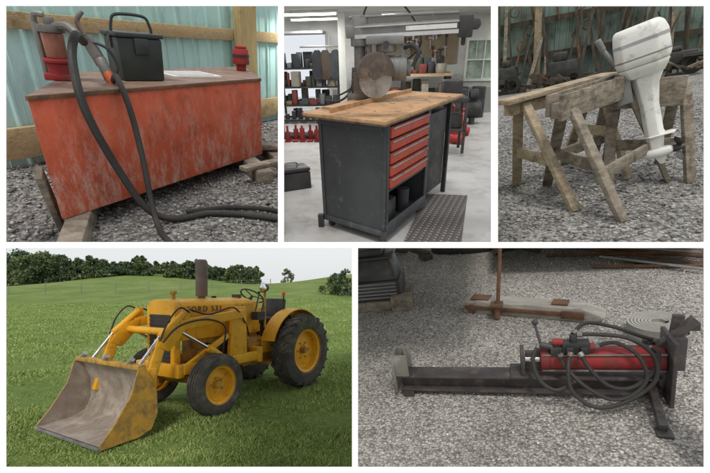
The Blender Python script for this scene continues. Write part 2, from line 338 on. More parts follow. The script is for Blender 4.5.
part(T,'engine_details',[tube([(-.2,.2,.85),(-.4,.26,.8),(-.7,.24,.9),(-.9,.2,.8)],.015),tube([(-.3,.2,.5),(-.5,.26,.55),(-.85,.22,.5)],.012),cyl((-.48,.2,.82),(-.48,.26,.82),.05),box(-.75,-.62,.2,.27,.68,.8),box(-.55,-.3,.2,.23,.62,.74)],black)
part(T,'transmission_housing',[box(-2.0,-.9,-.19,.19,.42,.80),cyl((XR,-.5,RR),(XR,.5,RR),.11,None,18),box(-1.25,-.95,-.24,.24,.5,.75),box(-1.65,-1.2,.22,.42,.42,.46),box(-1.65,-1.2,-.42,-.22,.42,.46)],yeld,bevel=.015)
hp=[(-.26,.93),(-.27,1.37),(-.23,1.42),(-.1,1.45),(.1,1.45),(.23,1.42),(.27,1.37),(.26,.93)]
part(T,'hood',[prism([(-1.02,y,z) for y,z in hp],(1.26,0,0))],yel,bevel=.012)
part(T,'grille_shell',[prism([(.245,y*1.04,z if z>.95 else .6) for y,z in hp],(.10,0,0))],yel,bevel=.02)
part(T,'grille',[box(.347,.352,-.2,.2,.66,1.26)]+[box(.352,.362,-.2,.2,.68+i*.05,.695+i*.05) for i in range(12)],bmetal)
part(T,'hood_seam',[box(-.80,-.795,.268,.2745,.95,1.36)],bmetal)
cu=bpy.data.curves.new('lettering','FONT'); cu.body='FORD 531'; cu.size=.105; cu.extrude=.002; cu.space_character=1.3
tmp=bpy.data.objects.new('tmp',cu); bpy.context.collection.objects.link(tmp); dg=bpy.context.evaluated_depsgraph_get(); me=bpy.data.meshes.new_from_object(tmp.evaluated_get(dg)); bpy.data.objects.remove(tmp)
me.materials.clear(); me.materials.append(bmetal); lt=bpy.data.objects.new('lettering',me); bpy.context.collection.objects.link(lt); lt.parent=T; lt.location=(.16,.276,1.285); lt.rotation_euler=(math.pi/2,0,math.pi)
part(T,'dashboard',[box(-1.22,-1.02,-.22,.22,.95,1.40)],yel,bevel=.03)
part(T,'exhaust_muffler',[cyl((-.28,.02,1.42),(-.28,.02,1.48),.05),cyl((-.28,.02,1.48),(-.28,.02,1.95),.080,None,20),cyl((-.28,.02,1.95),(-.28,.02,1.99),.080,.06,20)],M('heat_stained_steel',(.21,.165,.145),(.13,.10,.09),rough=.8,bump=.3),bevel=.006)
part(T,'air_cleaner_cap',[cyl((.17,.02,1.44),(.17,.02,1.52),.025),cyl((.17,.02,1.52),(.17,.02,1.56),.045)],yeld,bevel=.004)
part(T,'instrument_bits',[cyl((-.9,.1,1.44),(-.9,.1,1.50),.03),box(-1.0,-.9,-.05,.05,1.45,1.50),cyl((-.6,-.1,1.44),(-.6,-.1,1.48),.035)],bmetal)
for s in (1,-1):
    fr=RR+.07
    fg=lathe([(fr,-.12),(fr+.015,-.12),(fr+.015,.14),(fr,.14)] if s>0 else [(fr,-.14),(fr+.015,-.14),(fr+.015,.12),(fr,.12)],(XR,.42*s,RR),(0,1,0),20,math.radians(-150),math.radians(-18),ref=(1,0,0))
    part(T,'fender_%d'%(1 if s>0 else 2),[fg,prism([(XR+fr*math.cos(a),.30*s,RR+fr*math.sin(a)) for a in [math.radians(x) for x in range(18,151,12)]],(0,.012*s,0)),prism([(XR+.63,.30*s,.83),(XR+.63,.30*s,.60),(XR+.3,.30*s,.60),(XR+.3,.30*s,1.0)],(0,.012*s,0))],yel)
part(T,'seat',[box(-1.76,-1.40,-.22,.22,1.02,1.12),rot(box(-1.82,-1.73,-.22,.22,1.05,1.42),about((-1.78,0,1.05),'Y',-10)),box(-1.65,-1.5,-.05,.05,.8,1.02)],black,bevel=.03)
sw=about((-1.25,0,1.42),'Y',-35)
part(T,'steering_wheel',[rot(lathe([(.19+.012*math.cos(a),.012*math.sin(a)) for a in [i*math.pi/4 for i in range(9)]],(-1.25,0,1.48),(0,0,1),28),sw),rot(cyl((-1.25,0,1.28),(-1.25,0,1.48),.02),sw)]+[rot(cyl((-1.25,0,1.48),(-1.25+.19*math.cos(a),.19*math.sin(a),1.48),.008),sw) for a in (0,2.1,4.2)],black)
part(T,'headlight',[lathe([(.001,-.09),(.05,-.08),(.07,-.02),(.075,0)],(-1.10,.40,1.60),(1,0,0),20)],bmetal); part(T,'headlight_lens',[lathe([(.001,.02),(.05,.014),(.07,0)],(-1.10,.40,1.60),(1,0,0),20)],chrome)
part(T,'headlight_post',[cyl((-1.14,.40,1.0),(-1.14,.40,1.55),.016)],yeld)
orange=M('orange_lens',(.8,.12,.01),(.7,.1,.01),rough=.3,bump=0)
part(T,'beacon',[cyl((-1.7,.3,1.48),(-1.7,.3,1.54),.035,.028,14)],orange,bevel=.01); part(T,'beacon_post',[cyl((-1.7,.3,1.2),(-1.7,.3,1.48),.012)],bmetal)
part(T,'control_levers',[cyl((-1.0,.34,1.25),(-1.08,.34,1.52),.01),cyl((-1.08,.38,1.2),(-1.16,.38,1.48),.01),sph((-1.08,.34,1.53),.02),sph((-1.16,.38,1.49),.02),box(-1.12,-.96,.30,.42,1.12,1.24)],bmetal)
LZ=[]; HS=[]
for s in (1,-1):
    y=.40*s
    LZ+=[beam((-1.0,y,.60),(.32,y,.60),.07,.13),prism([(-.74,y-.03,.62),(-.40,y-.03,.62),(-.48,y-.03,1.33),(-.72,y-.03,1.33)],(0,.06,0)),beam((-.40,y,.95),(.28,y,.62),.05,.07),box(-1.05,-.95,y-.15,y+.04,.5,.72)]
    yb=.46*s
    P=[(-.62,yb,1.24),(.42,yb,1.15),(.66,yb,1.0),(.86,yb,.36)]
    for a,b_ in zip(P[:-1],P[1:]): LZ.append(beam(a,b_,.070,.12))
    LZ+=[prism([(.33,yb-.042,1.20),(.58,yb-.042,1.14),(.73,yb-.042,.93),(.58,yb-.042,.86),(.37,yb-.042,1.06)],(0,.084,0))]
part(T,'loader_frame',LZ+[cyl((-.60,-.47,1.24),(-.60,.47,1.24),.045),cyl((.48,-.46,1.07),(.48,.46,1.07),.045),cyl((.77,-.46,.58),(.77,.46,.58),.04),box(.30,.40,-.42,.42,.5,.66)],yel,bevel=.01)
CY=[];RD=[]
for s in (1,-1):
    y=.40*s; yb=.46*s
    CY+=[cyl((-.38,y+.07*s,.60),(.02,yb+.03*s,.84),.045),cyl((.33,yb+.0,1.30),(.67,yb,1.04),.04),beam((.31,yb,1.16),(.33,yb,1.34),.03,.1)]
    RD+=[cyl((.02,yb+.03*s,.84),(.40,yb+.03*s,1.06),.022),cyl((.67,yb,1.04),(.95,yb,.72),.02)]
    HS+=[tube([(-.9,.3*s,.9),(-.7,.43*s,1.1),(-.4,.51*s,1.33),(.0,.50*s,1.26),(.31,.51*s,1.34)],.011),tube([(-.3,.45*s,.62),(-.2,.53*s,.8),(-.25,.51*s,1.08),(.05,.52*s,1.20),(.45,.52*s,1.15),(.68,.53*s,.98)],.011),tube([(.30,.50*s,1.30),(.45,.52*s,1.36),(.60,.52*s,1.22),(.70,.50*s,1.0)],.010)]
part(T,'hydraulic_cylinders',CY,yel,bevel=.004); part(T,'cylinder_rods',RD,chrome); part(T,'hydraulic_hoses',HS,black)
W2=.62; DX=-.21; DZ=.035
bp=lambda L_:[(x+DX,z+DZ) for x,z in L_]
prof=bp([(1.17,.70),(1.06,.44),(1.05,.22),(1.12,.07),(1.25,.02),(1.62,.0)])
vo=[V3((x,s*W2,z)) for s in (-1,1) for x,z in prof]; fo=[(i,i+1,i+7,i+6) for i in range(5)]
part(T,'bucket_back',[(vo,fo)],yeld)
vi=[V3((x+.02,s*(W2-.012),z+.022)) for s in (-1,1) for x,z in prof]
part(T,'bucket_liner',[(vi,fo)],bk)
sp_=bp([(1.17,.72),(1.04,.44),(1.03,.2),(1.1,.05),(1.25,0),(1.64,-.01),(1.64,.04),(1.5,.2),(1.33,.45),(1.25,.70)])
part(T,'bucket_sides',[prism([(x,W2,z) for x,z in sp_],(0,.014,0)),prism([(x,-W2-.014,z) for x,z in sp_],(0,.014,0))],yeld)
part(T,'bucket_side_liners',[prism([(x,W2-.006,z) for x,z in sp_],(0,.004,0)),prism([(x,-W2+.002,z) for x,z in sp_],(0,.004,0))],bk)
part(T,'bucket_lip',[beam((1.20+DX,-W2,.72+DZ),(1.20+DX,W2,.72+DZ),.09,.05)],yeld,bevel=.008)
part(T,'bucket_hooks',[cyl((1.22+DX,a,.75+DZ),(1.22+DX,a+.06,.80+DZ),.028) for a in (-.5,-.05,.42)],steel)
part(T,'bucket_cutting_edge',[box(1.5+DX,1.66+DX,-W2-.01,W2+.01,-.012+DZ,.012+DZ)],steel)
part(T,'bucket_brackets',[box(.74,.835,s*.46-.05,s*.46+.05,.28,.70) for s in (1,-1)],yel,bevel=.01)
# ================================================================ display frame (white board with five openings)
yf=1.1; k=yf/F
wf=M('white_display_board',(.95,.95,.95),(.93,.93,.93),scale=2,rough=.8,bump=.02)
def bar(x0,y0,x1,y1): return box((x0-CX)*k,(x1-CX)*k,yf,yf+.002,EYE.z-(y1-HY)*k,EYE.z-(y0-HY)*k)
solo('white_display_frame',[bar(-30,-30,740,6),bar(-30,467,740,500),bar(-30,6,6,467),bar(704,6,740,467),bar(6,242,704,248),bar(278,6,284,242),bar(491,6,498,242),bar(352,248,358,467)],wf,smooth=False)
# ================================================================ fuel tank diorama
panel('tank')
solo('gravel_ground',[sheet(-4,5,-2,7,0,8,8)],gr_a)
stones('gravel_stones',12000,(-1.6,3),(-1.4,3),.010,.028,st_a)
teal=M('teal_metal_siding',(.50,.74,.72),(.42,.66,.65),scale=2,rough=.5,bump=.04,dirt=(.26,.42,.41),damt=.25,ds=3,dst=(1,1,.4))
d=V3((2.28,1.8,0)).normalized(); nn=V3((d.y,-d.x,0)); w0=V3((-.85,1.2,0))
solo('metal_wall',[corrug(w0-d*3,w0+d*5,.0,2.6,.23,.022)],teal,smooth=False)
wp=lambda s,o: w0+d*s+nn*o
wpine=wood('framing_lumber',(.54,.41,.24),(.42,.31,.165),0)
def wb(s0,s1,z0,z1,o0=.03,o1=.08):
    a=wp(s0,o0); return par((a.x,a.y,z0),d*(s1-s0),nn*(o1-o0),(0,0,z1-z0))
solo('wall_girt',[wb(-3,5,1.05,1.17)],wpine,bevel=.006)
solo('wall_girt',[wb(-3,5,.08,.33)],wpine,bevel=.006)
solo('wall_post',[wb(2.55,2.86,0,2.6,.085,.20)],wood('post_lumber',(.56,.43,.22),(.42,.31,.15),2),bevel=.008)
TK=top('fuel_tank')
e=V3((1.6,1.45,0)); dep=V3((.10,1.15,0)); f0=V3((-.53,-.60,.12))
tred=M('faded_red_paint',(.56,.115,.055),(.44,.085,.045),scale=2.2,rough=.75,bump=.10,dirt=(.32,.07,.04),damt=.4,ds=5,spec=.25)
nt=tred.node_tree; p=nt.nodes['Principled BSDF']; src=p.inputs['Base Color'].links[0].from_socket; tc=nt.nodes.new('ShaderNodeTexCoord'); mp=nt.nodes.new('ShaderNodeMapping'); mp.inputs['Scale'].default_value=(4,4,1.6); nt.links.new(tc.outputs['Object'],mp.inputs[0])
rr=ramp(nt,[(.47,(0,)),(.66,(.85,))]); nt.links.new(noi(nt,mp.outputs[0],2.4,6,.85),rr.inputs[0])
sx=nt.nodes.new('ShaderNodeSeparateXYZ'); nt.links.new(tc.outputs['Object'],sx.inputs[0]); rz=ramp(nt,[(.15,(1,)),(.72,(.18,))]); nt.links.new(sx.outputs['Z'],rz.inputs[0])
c1_=mixc(nt,mul(nt,rr.outputs[0],rz.outputs[0]),src,(.62,.44,.37))
r3=ramp(nt,[(.58,(0,)),(.66,(.8,))]); nt.links.new(noi(nt,tc.outputs['Object'],13,6,.75),r3.inputs[0])
r4=ramp(nt,[(.60,(.25,)),(.80,(1,))]); nt.links.new(sx.outputs['Z'],r4.inputs[0])
nt.links.new(mixc(nt,mul(nt,r3.outputs[0],r4.outputs[0]),c1_,(.17,.075,.045)),p.inputs['Base Color'])
ttop=M('oily_tank_top',(.20,.13,.10),(.32,.21,.15),scale=5,rough=.55,bump=.1,dirt=(.10,.07,.055),damt=.4)
part(TK,'tank_body',[par(f0,e,dep,(0,0,.69))],tred,bevel=.012)
part(TK,'tank_top',[par(f0+V3((.0,.0,.691)),e,dep,(0,0,.012))],ttop,bevel=.004)
part(TK,'tank_rim',[beam(f0+V3((0,-.006,.69)),f0+e+V3((0,-.006,.69)),.02,.024)],rust,bevel=.003)
ZT=.824
PU=top('fuel_transfer_pump')
LOCAL[0]=Matrix.Translation((-.05,.0,0))
part(PU,'pump_body',[cyl((-.38,.10,ZT),(-.38,.10,ZT+.10),.07,None,20),cyl((-.38,.10,ZT+.10),(-.38,.10,ZT+.125),.085,None,20),box(-.47,-.31,.03,.16,ZT+.0,ZT+.04)],redc,bevel=.008)
glass=M('amber_filter_bowl',(.36,.15,.10),(.26,.10,.07),rough=.25,bump=0)
part(PU,'filter_bowl',[cyl((-.38,.10,ZT+.125),(-.38,.10,ZT+.27),.060,.064,20)],glass,bevel=.01)
dsteel=M('dull_steel',(.26,.25,.24),(.15,.14,.13),rough=.5,metal=.5,dirt=(.14,.09,.06),damt=.35)
part(PU,'pump_head',[cyl((-.38,.10,ZT+.27),(-.38,.10,ZT+.31),.075,None,20),cyl((-.38,.10,ZT+.31),(-.38,.10,ZT+.35),.03),cyl((-.46,.12,ZT),(-.46,.12,ZT+.32),.02),tube([(-.46,.12,ZT+.32),(-.45,.11,ZT+.36),(-.40,.10,ZT+.36)],.018,8)],dsteel,bevel=.004)
part(PU,'outlet_elbow',[tube([(-.38,.10,ZT+.29),(-.28,.02,ZT+.31),(-.20,-.08,ZT+.24)],.026,10)],dsteel)
LOCAL[0]=Matrix.Identity(4)
NZ=top('fuel_nozzle')
part(NZ,'nozzle_body',[beam((-.18,.1,ZT+.10),(-.25,.12,ZT+.26),.05,.065),tube([(-.25,.12,ZT+.26),(-.28,.13,ZT+.34),(-.24,.14,ZT+.40)],.016,8),cyl((-.15,.06,ZT+.02),(-.19,.1,ZT+.14),.035)],dsteel,bevel=.01)
part(NZ,'trigger_guard',[tube([(-.13,.06,ZT+.03),(-.09,.05,ZT+.10),(-.13,.06,ZT+.20),(-.23,.10,ZT+.24)],.010,6)],bmetal); part(NZ,'grip',[cyl((-.13,.02,ZT-.02),(-.16,.06,ZT+.06),.03)],M('orange_grip',(.6,.12,.03),rough=.5),bevel=.006)
HZ=top('fuel_hose')
part(HZ,'supply_hose',[tube([(-.25,-.08,ZT+.24),(-.27,-.3,ZT+.28),(-.30,-.42,.98),(-.28,-.53,.74),(-.18,-.50,.40),(-.05,-.50,.12),(.12,-.48,.03),(.35,-.42,.028),(.60,-.50,.028),(.95,-.72,.028)],.024,10)],black)
part(HZ,'nozzle_hose',[tube([(-.13,.0,ZT+.02),(-.10,-.17,.88),(-.055,-.32,.72),(-.03,-.40,.45),(-.02,-.48,.16),(.0,-.62,.03),(.03,-.78,.024),(.10,-1.0,.024)],.019,10)],black)
part(HZ,'looped_hose',[tube([(.2,-.35,.024),(.5,-.32,.024),(.8,-.42,.024),(1.1,-.7,.024)],.018,8)],black)
AC=top('battery_box')
def R2(x,y,a): return Matrix.Translation((x,y,ZT))@Matrix.Rotation(math.radians(a),4,'Z')
LOCAL[0]=R2(.03,.32,22)
dk=M('dark_green_black_plastic',(.022,.030,.028),(.038,.045,.043),rough=.45,bump=.05)
part(AC,'case',[prism([(-.145,-.11,.0),(.145,-.11,.0),(.155,-.12,.27),(-.155,-.12,.27)],(0,.24,0))],dk,bevel=.012); part(AC,'lid',[box(-.165,.165,-.13,.14,.272,.30),box(-.05,.05,-.138,-.12,.17,.27)],dk,bevel=.008)
part(AC,'handle',[tube([(-.14,0,.29),(-.13,0,.35),(-.09,0,.40),(.09,0,.40),(.13,0,.35),(.14,0,.29)],.010,8),box(-.165,-.15,-.02,.02,.2,.30),box(.15,.165,-.02,.02,.2,.30)],dk)
LOCAL[0]=R2(.42,.78,25)
solo('paper_manual',[box(-.22,.22,-.18,.18,.0,.012)],gwhite); solo('paper_sheet',[box(-.17,.17,-.14,.12,.0125,.0165)],M('printed_page',(.35,.36,.36),(.62,.62,.60),scale=30,rough=.8,bump=0,st=(1,6,1)))
LOCAL[0]=Matrix.Identity(4)
VC=top('vent_cap'); part(VC,'cap',[cyl((1.02,1.45,ZT),(1.02,1.45,ZT+.06),.05,None,16),cyl((1.02,1.45,ZT+.06),(1.02,1.45,ZT+.2),.085,.075,18),cyl((1.02,1.45,ZT+.2),(1.02,1.45,ZT+.225),.06)],redc,bevel=.008); part(VC,'band',[cyl((1.02,1.45,ZT+.13),(1.02,1.45,ZT+.15),.087,None,18)],bmetal)
SK=top('timber_skid'); part(SK,'left_beam',[beam((-.42,.2,.06),(-.47,-1.0,.06),.13,.12),beam((-.585,-.35,.0),(-.575,-.60,.42),.04,.10,up=(0,1,0))],wgrey,bevel=.008)
part(SK,'right_beams',[beam((.85,1.3,.06),(.95,.25,.06),.15,.12),beam((1.22,1.4,.05),(1.25,.55,.05),.13,.1),beam((.6,1.15,.14),(1.8,1.0,.14),.14,.05),beam((.75,.28,.14),(1.35,.62,.14),.10,.04)],wgrey,bevel=.008)
# ================================================================ radial arm saw diorama
panel('saw')
conc=M('concrete_floor',(.46,.455,.445),(.36,.355,.345),scale=1.2,rough=.7,bump=.08,bs=60,dirt=(.26,.25,.235),damt=.4,ds=2.5)
solo('concrete_floor',[sheet(-5,5,-2,11,0)],conc,smooth=False)
wht=M('white_wall_paint',(.66,.66,.65),(.58,.58,.57),scale=1,rough=.8,bump=.03,dirt=(.42,.42,.40),damt=.3,ds=1.5)
ZC=1.98
solo('garage_wall',[box(-1.35,1.78,7,7.1,0,ZC),box(-4,-2.75,7,7.1,0,ZC),box(-2.75,-1.35,7,7.1,1.68,ZC),box(1.78,2.55,7,7.1,0,.72),box(1.78,2.55,7,7.1,1.50,ZC),box(2.55,4,7,7.1,0,ZC)],wht,smooth=False)
solo('garage_ceiling',[box(-4,4,2.6,7.1,ZC,ZC+.05)],wht,smooth=False)
BL=M('block_base',(.34,.35,.34),(.26,.27,.26),rough=.9,bump=.2)
solo('wall_base_course',[box(-1.3,4,6.96,6.997,0,.55)],BL,smooth=False)
WN=top('window'); part(WN,'frame',[box(1.74,1.79,6.95,7.05,.68,1.54),box(2.53,2.58,6.95,7.05,.68,1.54),box(1.79,2.53,6.95,7.05,.68,.73),box(1.79,2.53,6.95,7.05,1.49,1.54),box(1.79,2.53,6.96,7.03,1.10,1.13),box(2.15,2.175,6.965,7.03,.73,1.10),box(2.15,2.175,6.965,7.03,1.13,1.49),box(1.97,1.985,6.97,7.02,1.13,1.49),box(2.34,2.355,6.97,7.02,1.13,1.49)],gwhite)
part(WN,'pane',[box(1.79,2.53,7.035,7.04,.73,1.49)],M('window_glass',(.50,.58,.54),(.20,.30,.22),scale=5,rough=.15,bump=0))
em,nt,p,new,ln=base('fluorescent_tube'); p.inputs['Emission Color'].default_value=(1,1,.97,1); p.inputs['Emission Strength'].default_value=5; p.inputs['Base Color'].default_value=(.9,.9,.9,1)
for x,y in ((-1.35,4.3),(-1.5,6.0),(.35,5.2)):
    FL=top('ceiling_light'); part(FL,'housing',[box(x-.5,x+.5,y-.08,y+.08,ZC-.04,ZC-.003)],gwhite,bevel=.005); part(FL,'tubes',[cyl((x-.47,y-.035,ZC-.055),(x+.47,y-.035,ZC-.055),.015),cyl((x-.47,y+.035,ZC-.055),(x+.47,y+.035,ZC-.055),.015)],em)
    al=bpy.data.lights.new('tube_lamp','AREA'); al.shape='RECTANGLE'; al.size=.4; al.size_y=.06; al.energy=3.6; al.color=(1,.99,.96); ao=bpy.data.objects.new('tube_lamp',al); bpy.context.collection.objects.link(ao); ao.parent=FL; ao.location=(x,y,ZC-.08)
solo('support_post',[box(-.93,-.80,5.0,5.12,0,ZC-.003)],gwhite,bevel=.005)
DR=top('overhead_door'); part(DR,'panels',[box(-2.7,-1.4,6.3,7.0,1.70,1.74),box(-2.72,-2.66,6.9,7.0,0,1.7),box(-1.42,-1.36,6.9,7.0,0,1.7)],wht)
SH=top('storage_shelf'); part(SH,'shelves',[box(-2.3,-1.0,5.6,6.1,z,z+.03) for z in (.35,.70,1.05)]+[box(x,x+.04,y,y+.04,0,1.3) for x in (-2.3,-1.04) for y in (5.6,6.06)],bmetal)
cols=[(.22,.05,.04),(.07,.08,.09),(.02,.02,.02),(.36,.33,.27),(.08,.10,.075),(.22,.15,.08),(.22,.22,.22),(.05,.05,.06)]
cm=[M('clutter_%d'%i,c,rough=.65,dirt=(.12,.10,.08),damt=.3) for i,c in enumerate(cols)]
cg=[[] for _ in cols]
for z in (.383,.733,.04,1.083):
    for row in (5.62,5.82):
        x=-2.25
        while x<-1.1:
            ww_=random.uniform(.04,.20); h=random.uniform(.06,.29); i=random.choice([2,7,1,2,7,4,5,6,3,0])
            g0=box(x,x+ww_,row,row+random.uniform(.08,.2),z,z+h) if random.random()<.6 else cyl((x+ww_/2,row+.08,z),(x+ww_/2,row+.08,z+h),ww_/2)
            cg[i].append(rot(g0,about((x,row,z),'Z',random.uniform(-20,20)))); x+=ww_+random.uniform(0,.06)
for i,gq in enumerate(cg):
    if gq: part(SH,'stored_items_%d'%i,gq,cm[i],bevel=.006)
JK=top('hanging_jacket')
for i,x in enumerate((-1.42,-1.26,-1.06)):
    part(JK,'jacket_%d'%i,[prism([(x-.05,5.5,1.40),(x+.05,5.5,1.40),(x+.11,5.5,1.30),(x+.13,5.5,.92),(x+.05,5.5,.84),(x-.09,5.5,.86),(x-.12,5.5,1.0),(x-.10,5.5,1.30)],(0,.09,0))],[cm[7],M('brown_coat',(.11,.08,.06)),cm[1]][i],bevel=.03)
part(JK,'rail',[cyl((-1.75,5.5,1.45),(-.88,5.5,1.45),.015)],steel)
WB=top('workbench'); part(WB,'bench_top',[box(-.75,1.35,5.9,6.6,.86,.91)],wlight); part(WB,'bench_legs',[box(x,x+.08,y,y+.08,0,.86) for x in (-.72,.3,1.25) for y in (5.95,6.5)]+[box(-.62,1.22,5.95,6.5,.3,.33)],bmetal)
cg=[[] for _ in cols]
for z,row in ((.913,5.98),(.913,6.2),(.333,6.0),(.333,6.2)):
    x=-.6
    while x<1.15:
        ww_=random.uniform(.05,.24);h=random.uniform(.06,.36 if z>.5 else .5); i=random.choice([2,2,7,6,0,3,5,1,4])
        g0=box(x,x+ww_,row,row+.15,z,z+h) if random.random()<.6 else cyl((x+ww_/2,row+.1,z),(x+ww_/2,row+.1,z+h),ww_/2)
        cg[i].append(g0); x+=ww_+random.uniform(.0,.05)
for i,gq in enumerate(cg):
    if gq: part(WB,'bench_items_%d'%i,gq,cm[i],bevel=.008)
PB=top('wall_tools'); tg=[[],[],[]]
part(PB,'pegboard',[box(-.75,1.55,6.955,6.96,1.05,1.80)],M('pegboard',(.30,.24,.17),(.24,.19,.13),rough=.9))
for i in range(46):
    x=random.uniform(-.7,1.5); z=random.uniform(1.12,1.6); l=random.uniform(.08,.26); tg[i%3]+= [box(x,x+random.uniform(.015,.04),6.92,6.95,z,z+l)]+([box(x-.04,x+.06,6.92,6.95,z+l,z+l+.03)] if i%2 else [cyl((x+.01,6.95,z+l),(x+.01,6.92,z+l),.035,None,10)])
for a_,mt_ in zip(tg,(bmetal,rust,steel)): part(PB,'tools',a_,mt_)
LT=top('tool_cart'); part(LT,'cart_frame',[box(.74,1.14,2.5,2.95,.74,.80),box(.74,1.14,2.5,2.95,.35,.38)]+[box(xx_,xx_+.04,yy_,yy_+.04,.04,.74) for xx_ in (.74,1.10) for yy_ in (2.5,2.9)],bmetal,bevel=.005)
part(LT,'cart_load',[box(.78,1.05,2.55,2.85,.803,1.02),box(.80,1.1,2.6,2.85,.383,.58),box(.80,.95,2.58,2.7,.60,.70)],bmetal,bevel=.02)
FJ=top('floor_jack'); part(FJ,'jack_body',[beam((1.12,3.5,.12),(1.34,4.1,.14),.2,.14),beam((1.26,3.9,.2),(1.34,4.05,.42),.12,.08),cyl((1.06,3.45,.08),(1.26,3.35,.08),.07),cyl((1.26,4.2,.08),(1.48,4.1,.08),.07),sph((1.34,4.05,.45),.07,(1,1,.4),12)],redp,bevel=.02); part(FJ,'jack_handle',[cyl((1.09,3.55,.16),(1.04,3.2,.62),.02)],redp)
AQ=top('air_compressor'); part(AQ,'tank',[cyl((1.35,5.4,.28),(1.85,5.4,.28),.17,None,22),sph((1.35,5.4,.28),.17,(.4,1,1)),sph((1.85,5.4,.28),.17,(.4,1,1)),box(1.42,1.5,5.28,5.52,.0,.14),box(1.7,1.78,5.28,5.52,.0,.14)],bmetal,bevel=0); part(AQ,'motor',[box(1.4,1.6,5.3,5.5,.45,.66),cyl((1.65,5.4,.56),(1.82,5.4,.56),.10,None,16)],cm[1],bevel=.02)
for x,y in ((1.62,6.3),(2.0,6.3)):
    BR=top('oil_drum'); part(BR,'drum',[cyl((x,y,0),(x,y,.62),.15,None,20),cyl((x,y,.2),(x,y,.22),.156,None,20),cyl((x,y,.42),(x,y,.44),.156,None,20)],bmetal,bevel=.006)
BJ=top('bottle_jacks'); part(BJ,'jacks',[g_ for i in range(5) for g_ in (cyl((-1.75+i*.13,3.7+.1*(i%2),.03),(-1.75+i*.13,3.7+.1*(i%2),.17+.03*(i%3)),.045),cyl((-1.75+i*.13,3.7+.1*(i%2),.17),(-1.75+i*.13,3.7+.1*(i%2),.27),.02),box(-1.80+i*.13,-1.70+i*.13,3.64,3.82,0,.03))],redc,bevel=.004)
part(BJ,'rack',[box(-1.95,-1.1,3.95,4.2,.30,.33),box(-1.95,-1.1,3.9,4.3,0.02,.06)]+[box(a,a+.04,3.95,4.2,0,.3) for a in (-1.95,-1.14)],bmetal)
part(BJ,'rack_items',[cyl((-1.8+i*.12,4.05,.333),(-1.8+i*.12,4.05,.333+.08+.05*(i%3)),.04) for i in range(6)],cm[7])
LOCAL[0]=Matrix.Translation((-1.13,.95,0))@Matrix.Rotation(.5,4,'Z')
TB=top('toolbox'); part(TB,'box',[box(-.2,.2,-.13,.13,0,.2)],bmetal,bevel=.01); part(TB,'lid',[box(-.205,.205,-.135,.135,.205,.25)],bmetal,bevel=.02); part(TB,'carry_handle',[tube([(-.08,0,.25),(-.07,0,.29),(.07,0,.29),(.08,0,.25)],.01)],steel)
LOCAL[0]=Matrix.Identity(4)
u=V3((-.80,.60,0)); wv=V3((.423,.906,0)); c0=V3((.0,-.70,0)); HC=.90
cabm=M('dark_slate_cabinet',(.075,.080,.085),(.052,.056,.060),scale=2,rough=.55,bump=.05,dirt=(.17,.165,.16),damt=.14,ds=12,spec=.3)
CB=top('tool_cabinet')
no=V3((wv.y,-wv.x,0)); A0=c0+V3((0,0,.07))
part(CB,'carcass',[par(A0,u*.72,wv*.018,(0,0,HC)),par(A0,u*.018,wv*.95,(0,0,.10)),par(A0+V3((0,0,.10)),u*.02,wv*.06,(0,0,HC-.1)),par(A0+wv*.89+V3((0,0,.10)),u*.02,wv*.06,(0,0,HC-.1)),par(A0+u*.70,u*.02,wv*.95,(0,0,HC)),par(A0+wv*.93+u*.02,u*.68,wv*.02,(0,0,HC)),par(A0+u*.02+wv*.02,u*.68,wv*.91,(0,0,.02)),par(A0+u*.02+wv*.02+V3((0,0,HC-.02)),u*.68,wv*.91,(0,0,.02)),par(A0+u*.02+wv*.02+V3((0,0,.36)),u*.68,wv*.91,(0,0,.02))],cabm,bevel=.003)
part(CB,'front_trim',[par(A0+u*.72-wv*.012,-u*.035,wv*.012,(0,0,HC)),par(A0+u*.035-wv*.012,-u*.035,wv*.012,(0,0,HC)),par(A0+u*.685-wv*.012,-u*.65,wv*.012,(0,0,.05)),par(A0+u*.685-wv*.012+V3((0,0,HC-.05)),-u*.65,wv*.012,(0,0,.05))],cabm,bevel=.003)
dr=M('red_drawer_paint',(.56,.085,.05),(.46,.065,.04),rough=.5,bump=.03,dirt=(.25,.08,.05),damt=.25)
part(CB,'drawers',[par(A0+wv*.07+no*.012+V3((0,0,.40+i*.098)),wv*.81,-no*.03,(0,0,.080)) for i in range(5)],dr,bevel=.004)
part(CB,'drawer_pulls',[par(A0+wv*.08+no*.026+V3((0,0,.464+i*.098)),wv*.79,-no*.014,(0,0,.013)) for i in range(5)],steel,bevel=.002)
part(CB,'drawer_gaps',[par(A0+wv*.065+u*.03+V3((0,0,.385)),wv*.82,u*.01,(0,0,.50))],bmetal)
part(CB,'casters',[cyl(c0+u*a+wv*b_+V3((0,0,.035)),c0+u*(a+.03)+wv*b_+V3((0,0,.035)),.035,None,14) for a in (.04,.64) for b_ in (.05,.88)]+[beam(c0-wv*.03+V3((0,0,.0)),c0-wv*.03+V3((0,0,.12)),.05,.05,up=(0,1,0)),beam(c0+u*.74-wv*.03+V3((0,0,.0)),c0+u*.74-wv*.03+V3((0,0,.12)),.05,.05,up=(0,1,0))],bmetal)
part(CB,'items_on_lower_shelf',[par(A0+u*.1+wv*.2+V3((0,0,.022)),u*.2,wv*.2,(0,0,.2)),cyl(A0+u*.12+wv*.6+V3((0,0,.022)),A0+u*.12+wv*.6+V3((0,0,.24)),.06)],cm[7])
ply=M('plywood_top',(.56,.34,.18),(.40,.23,.115),scale=3,st=(2,5,1),rough=.75,bump=.1,dirt=(.24,.14,.075),damt=.45,ds=5)
t0=V3((-.02,-.84,.99))-u*.01
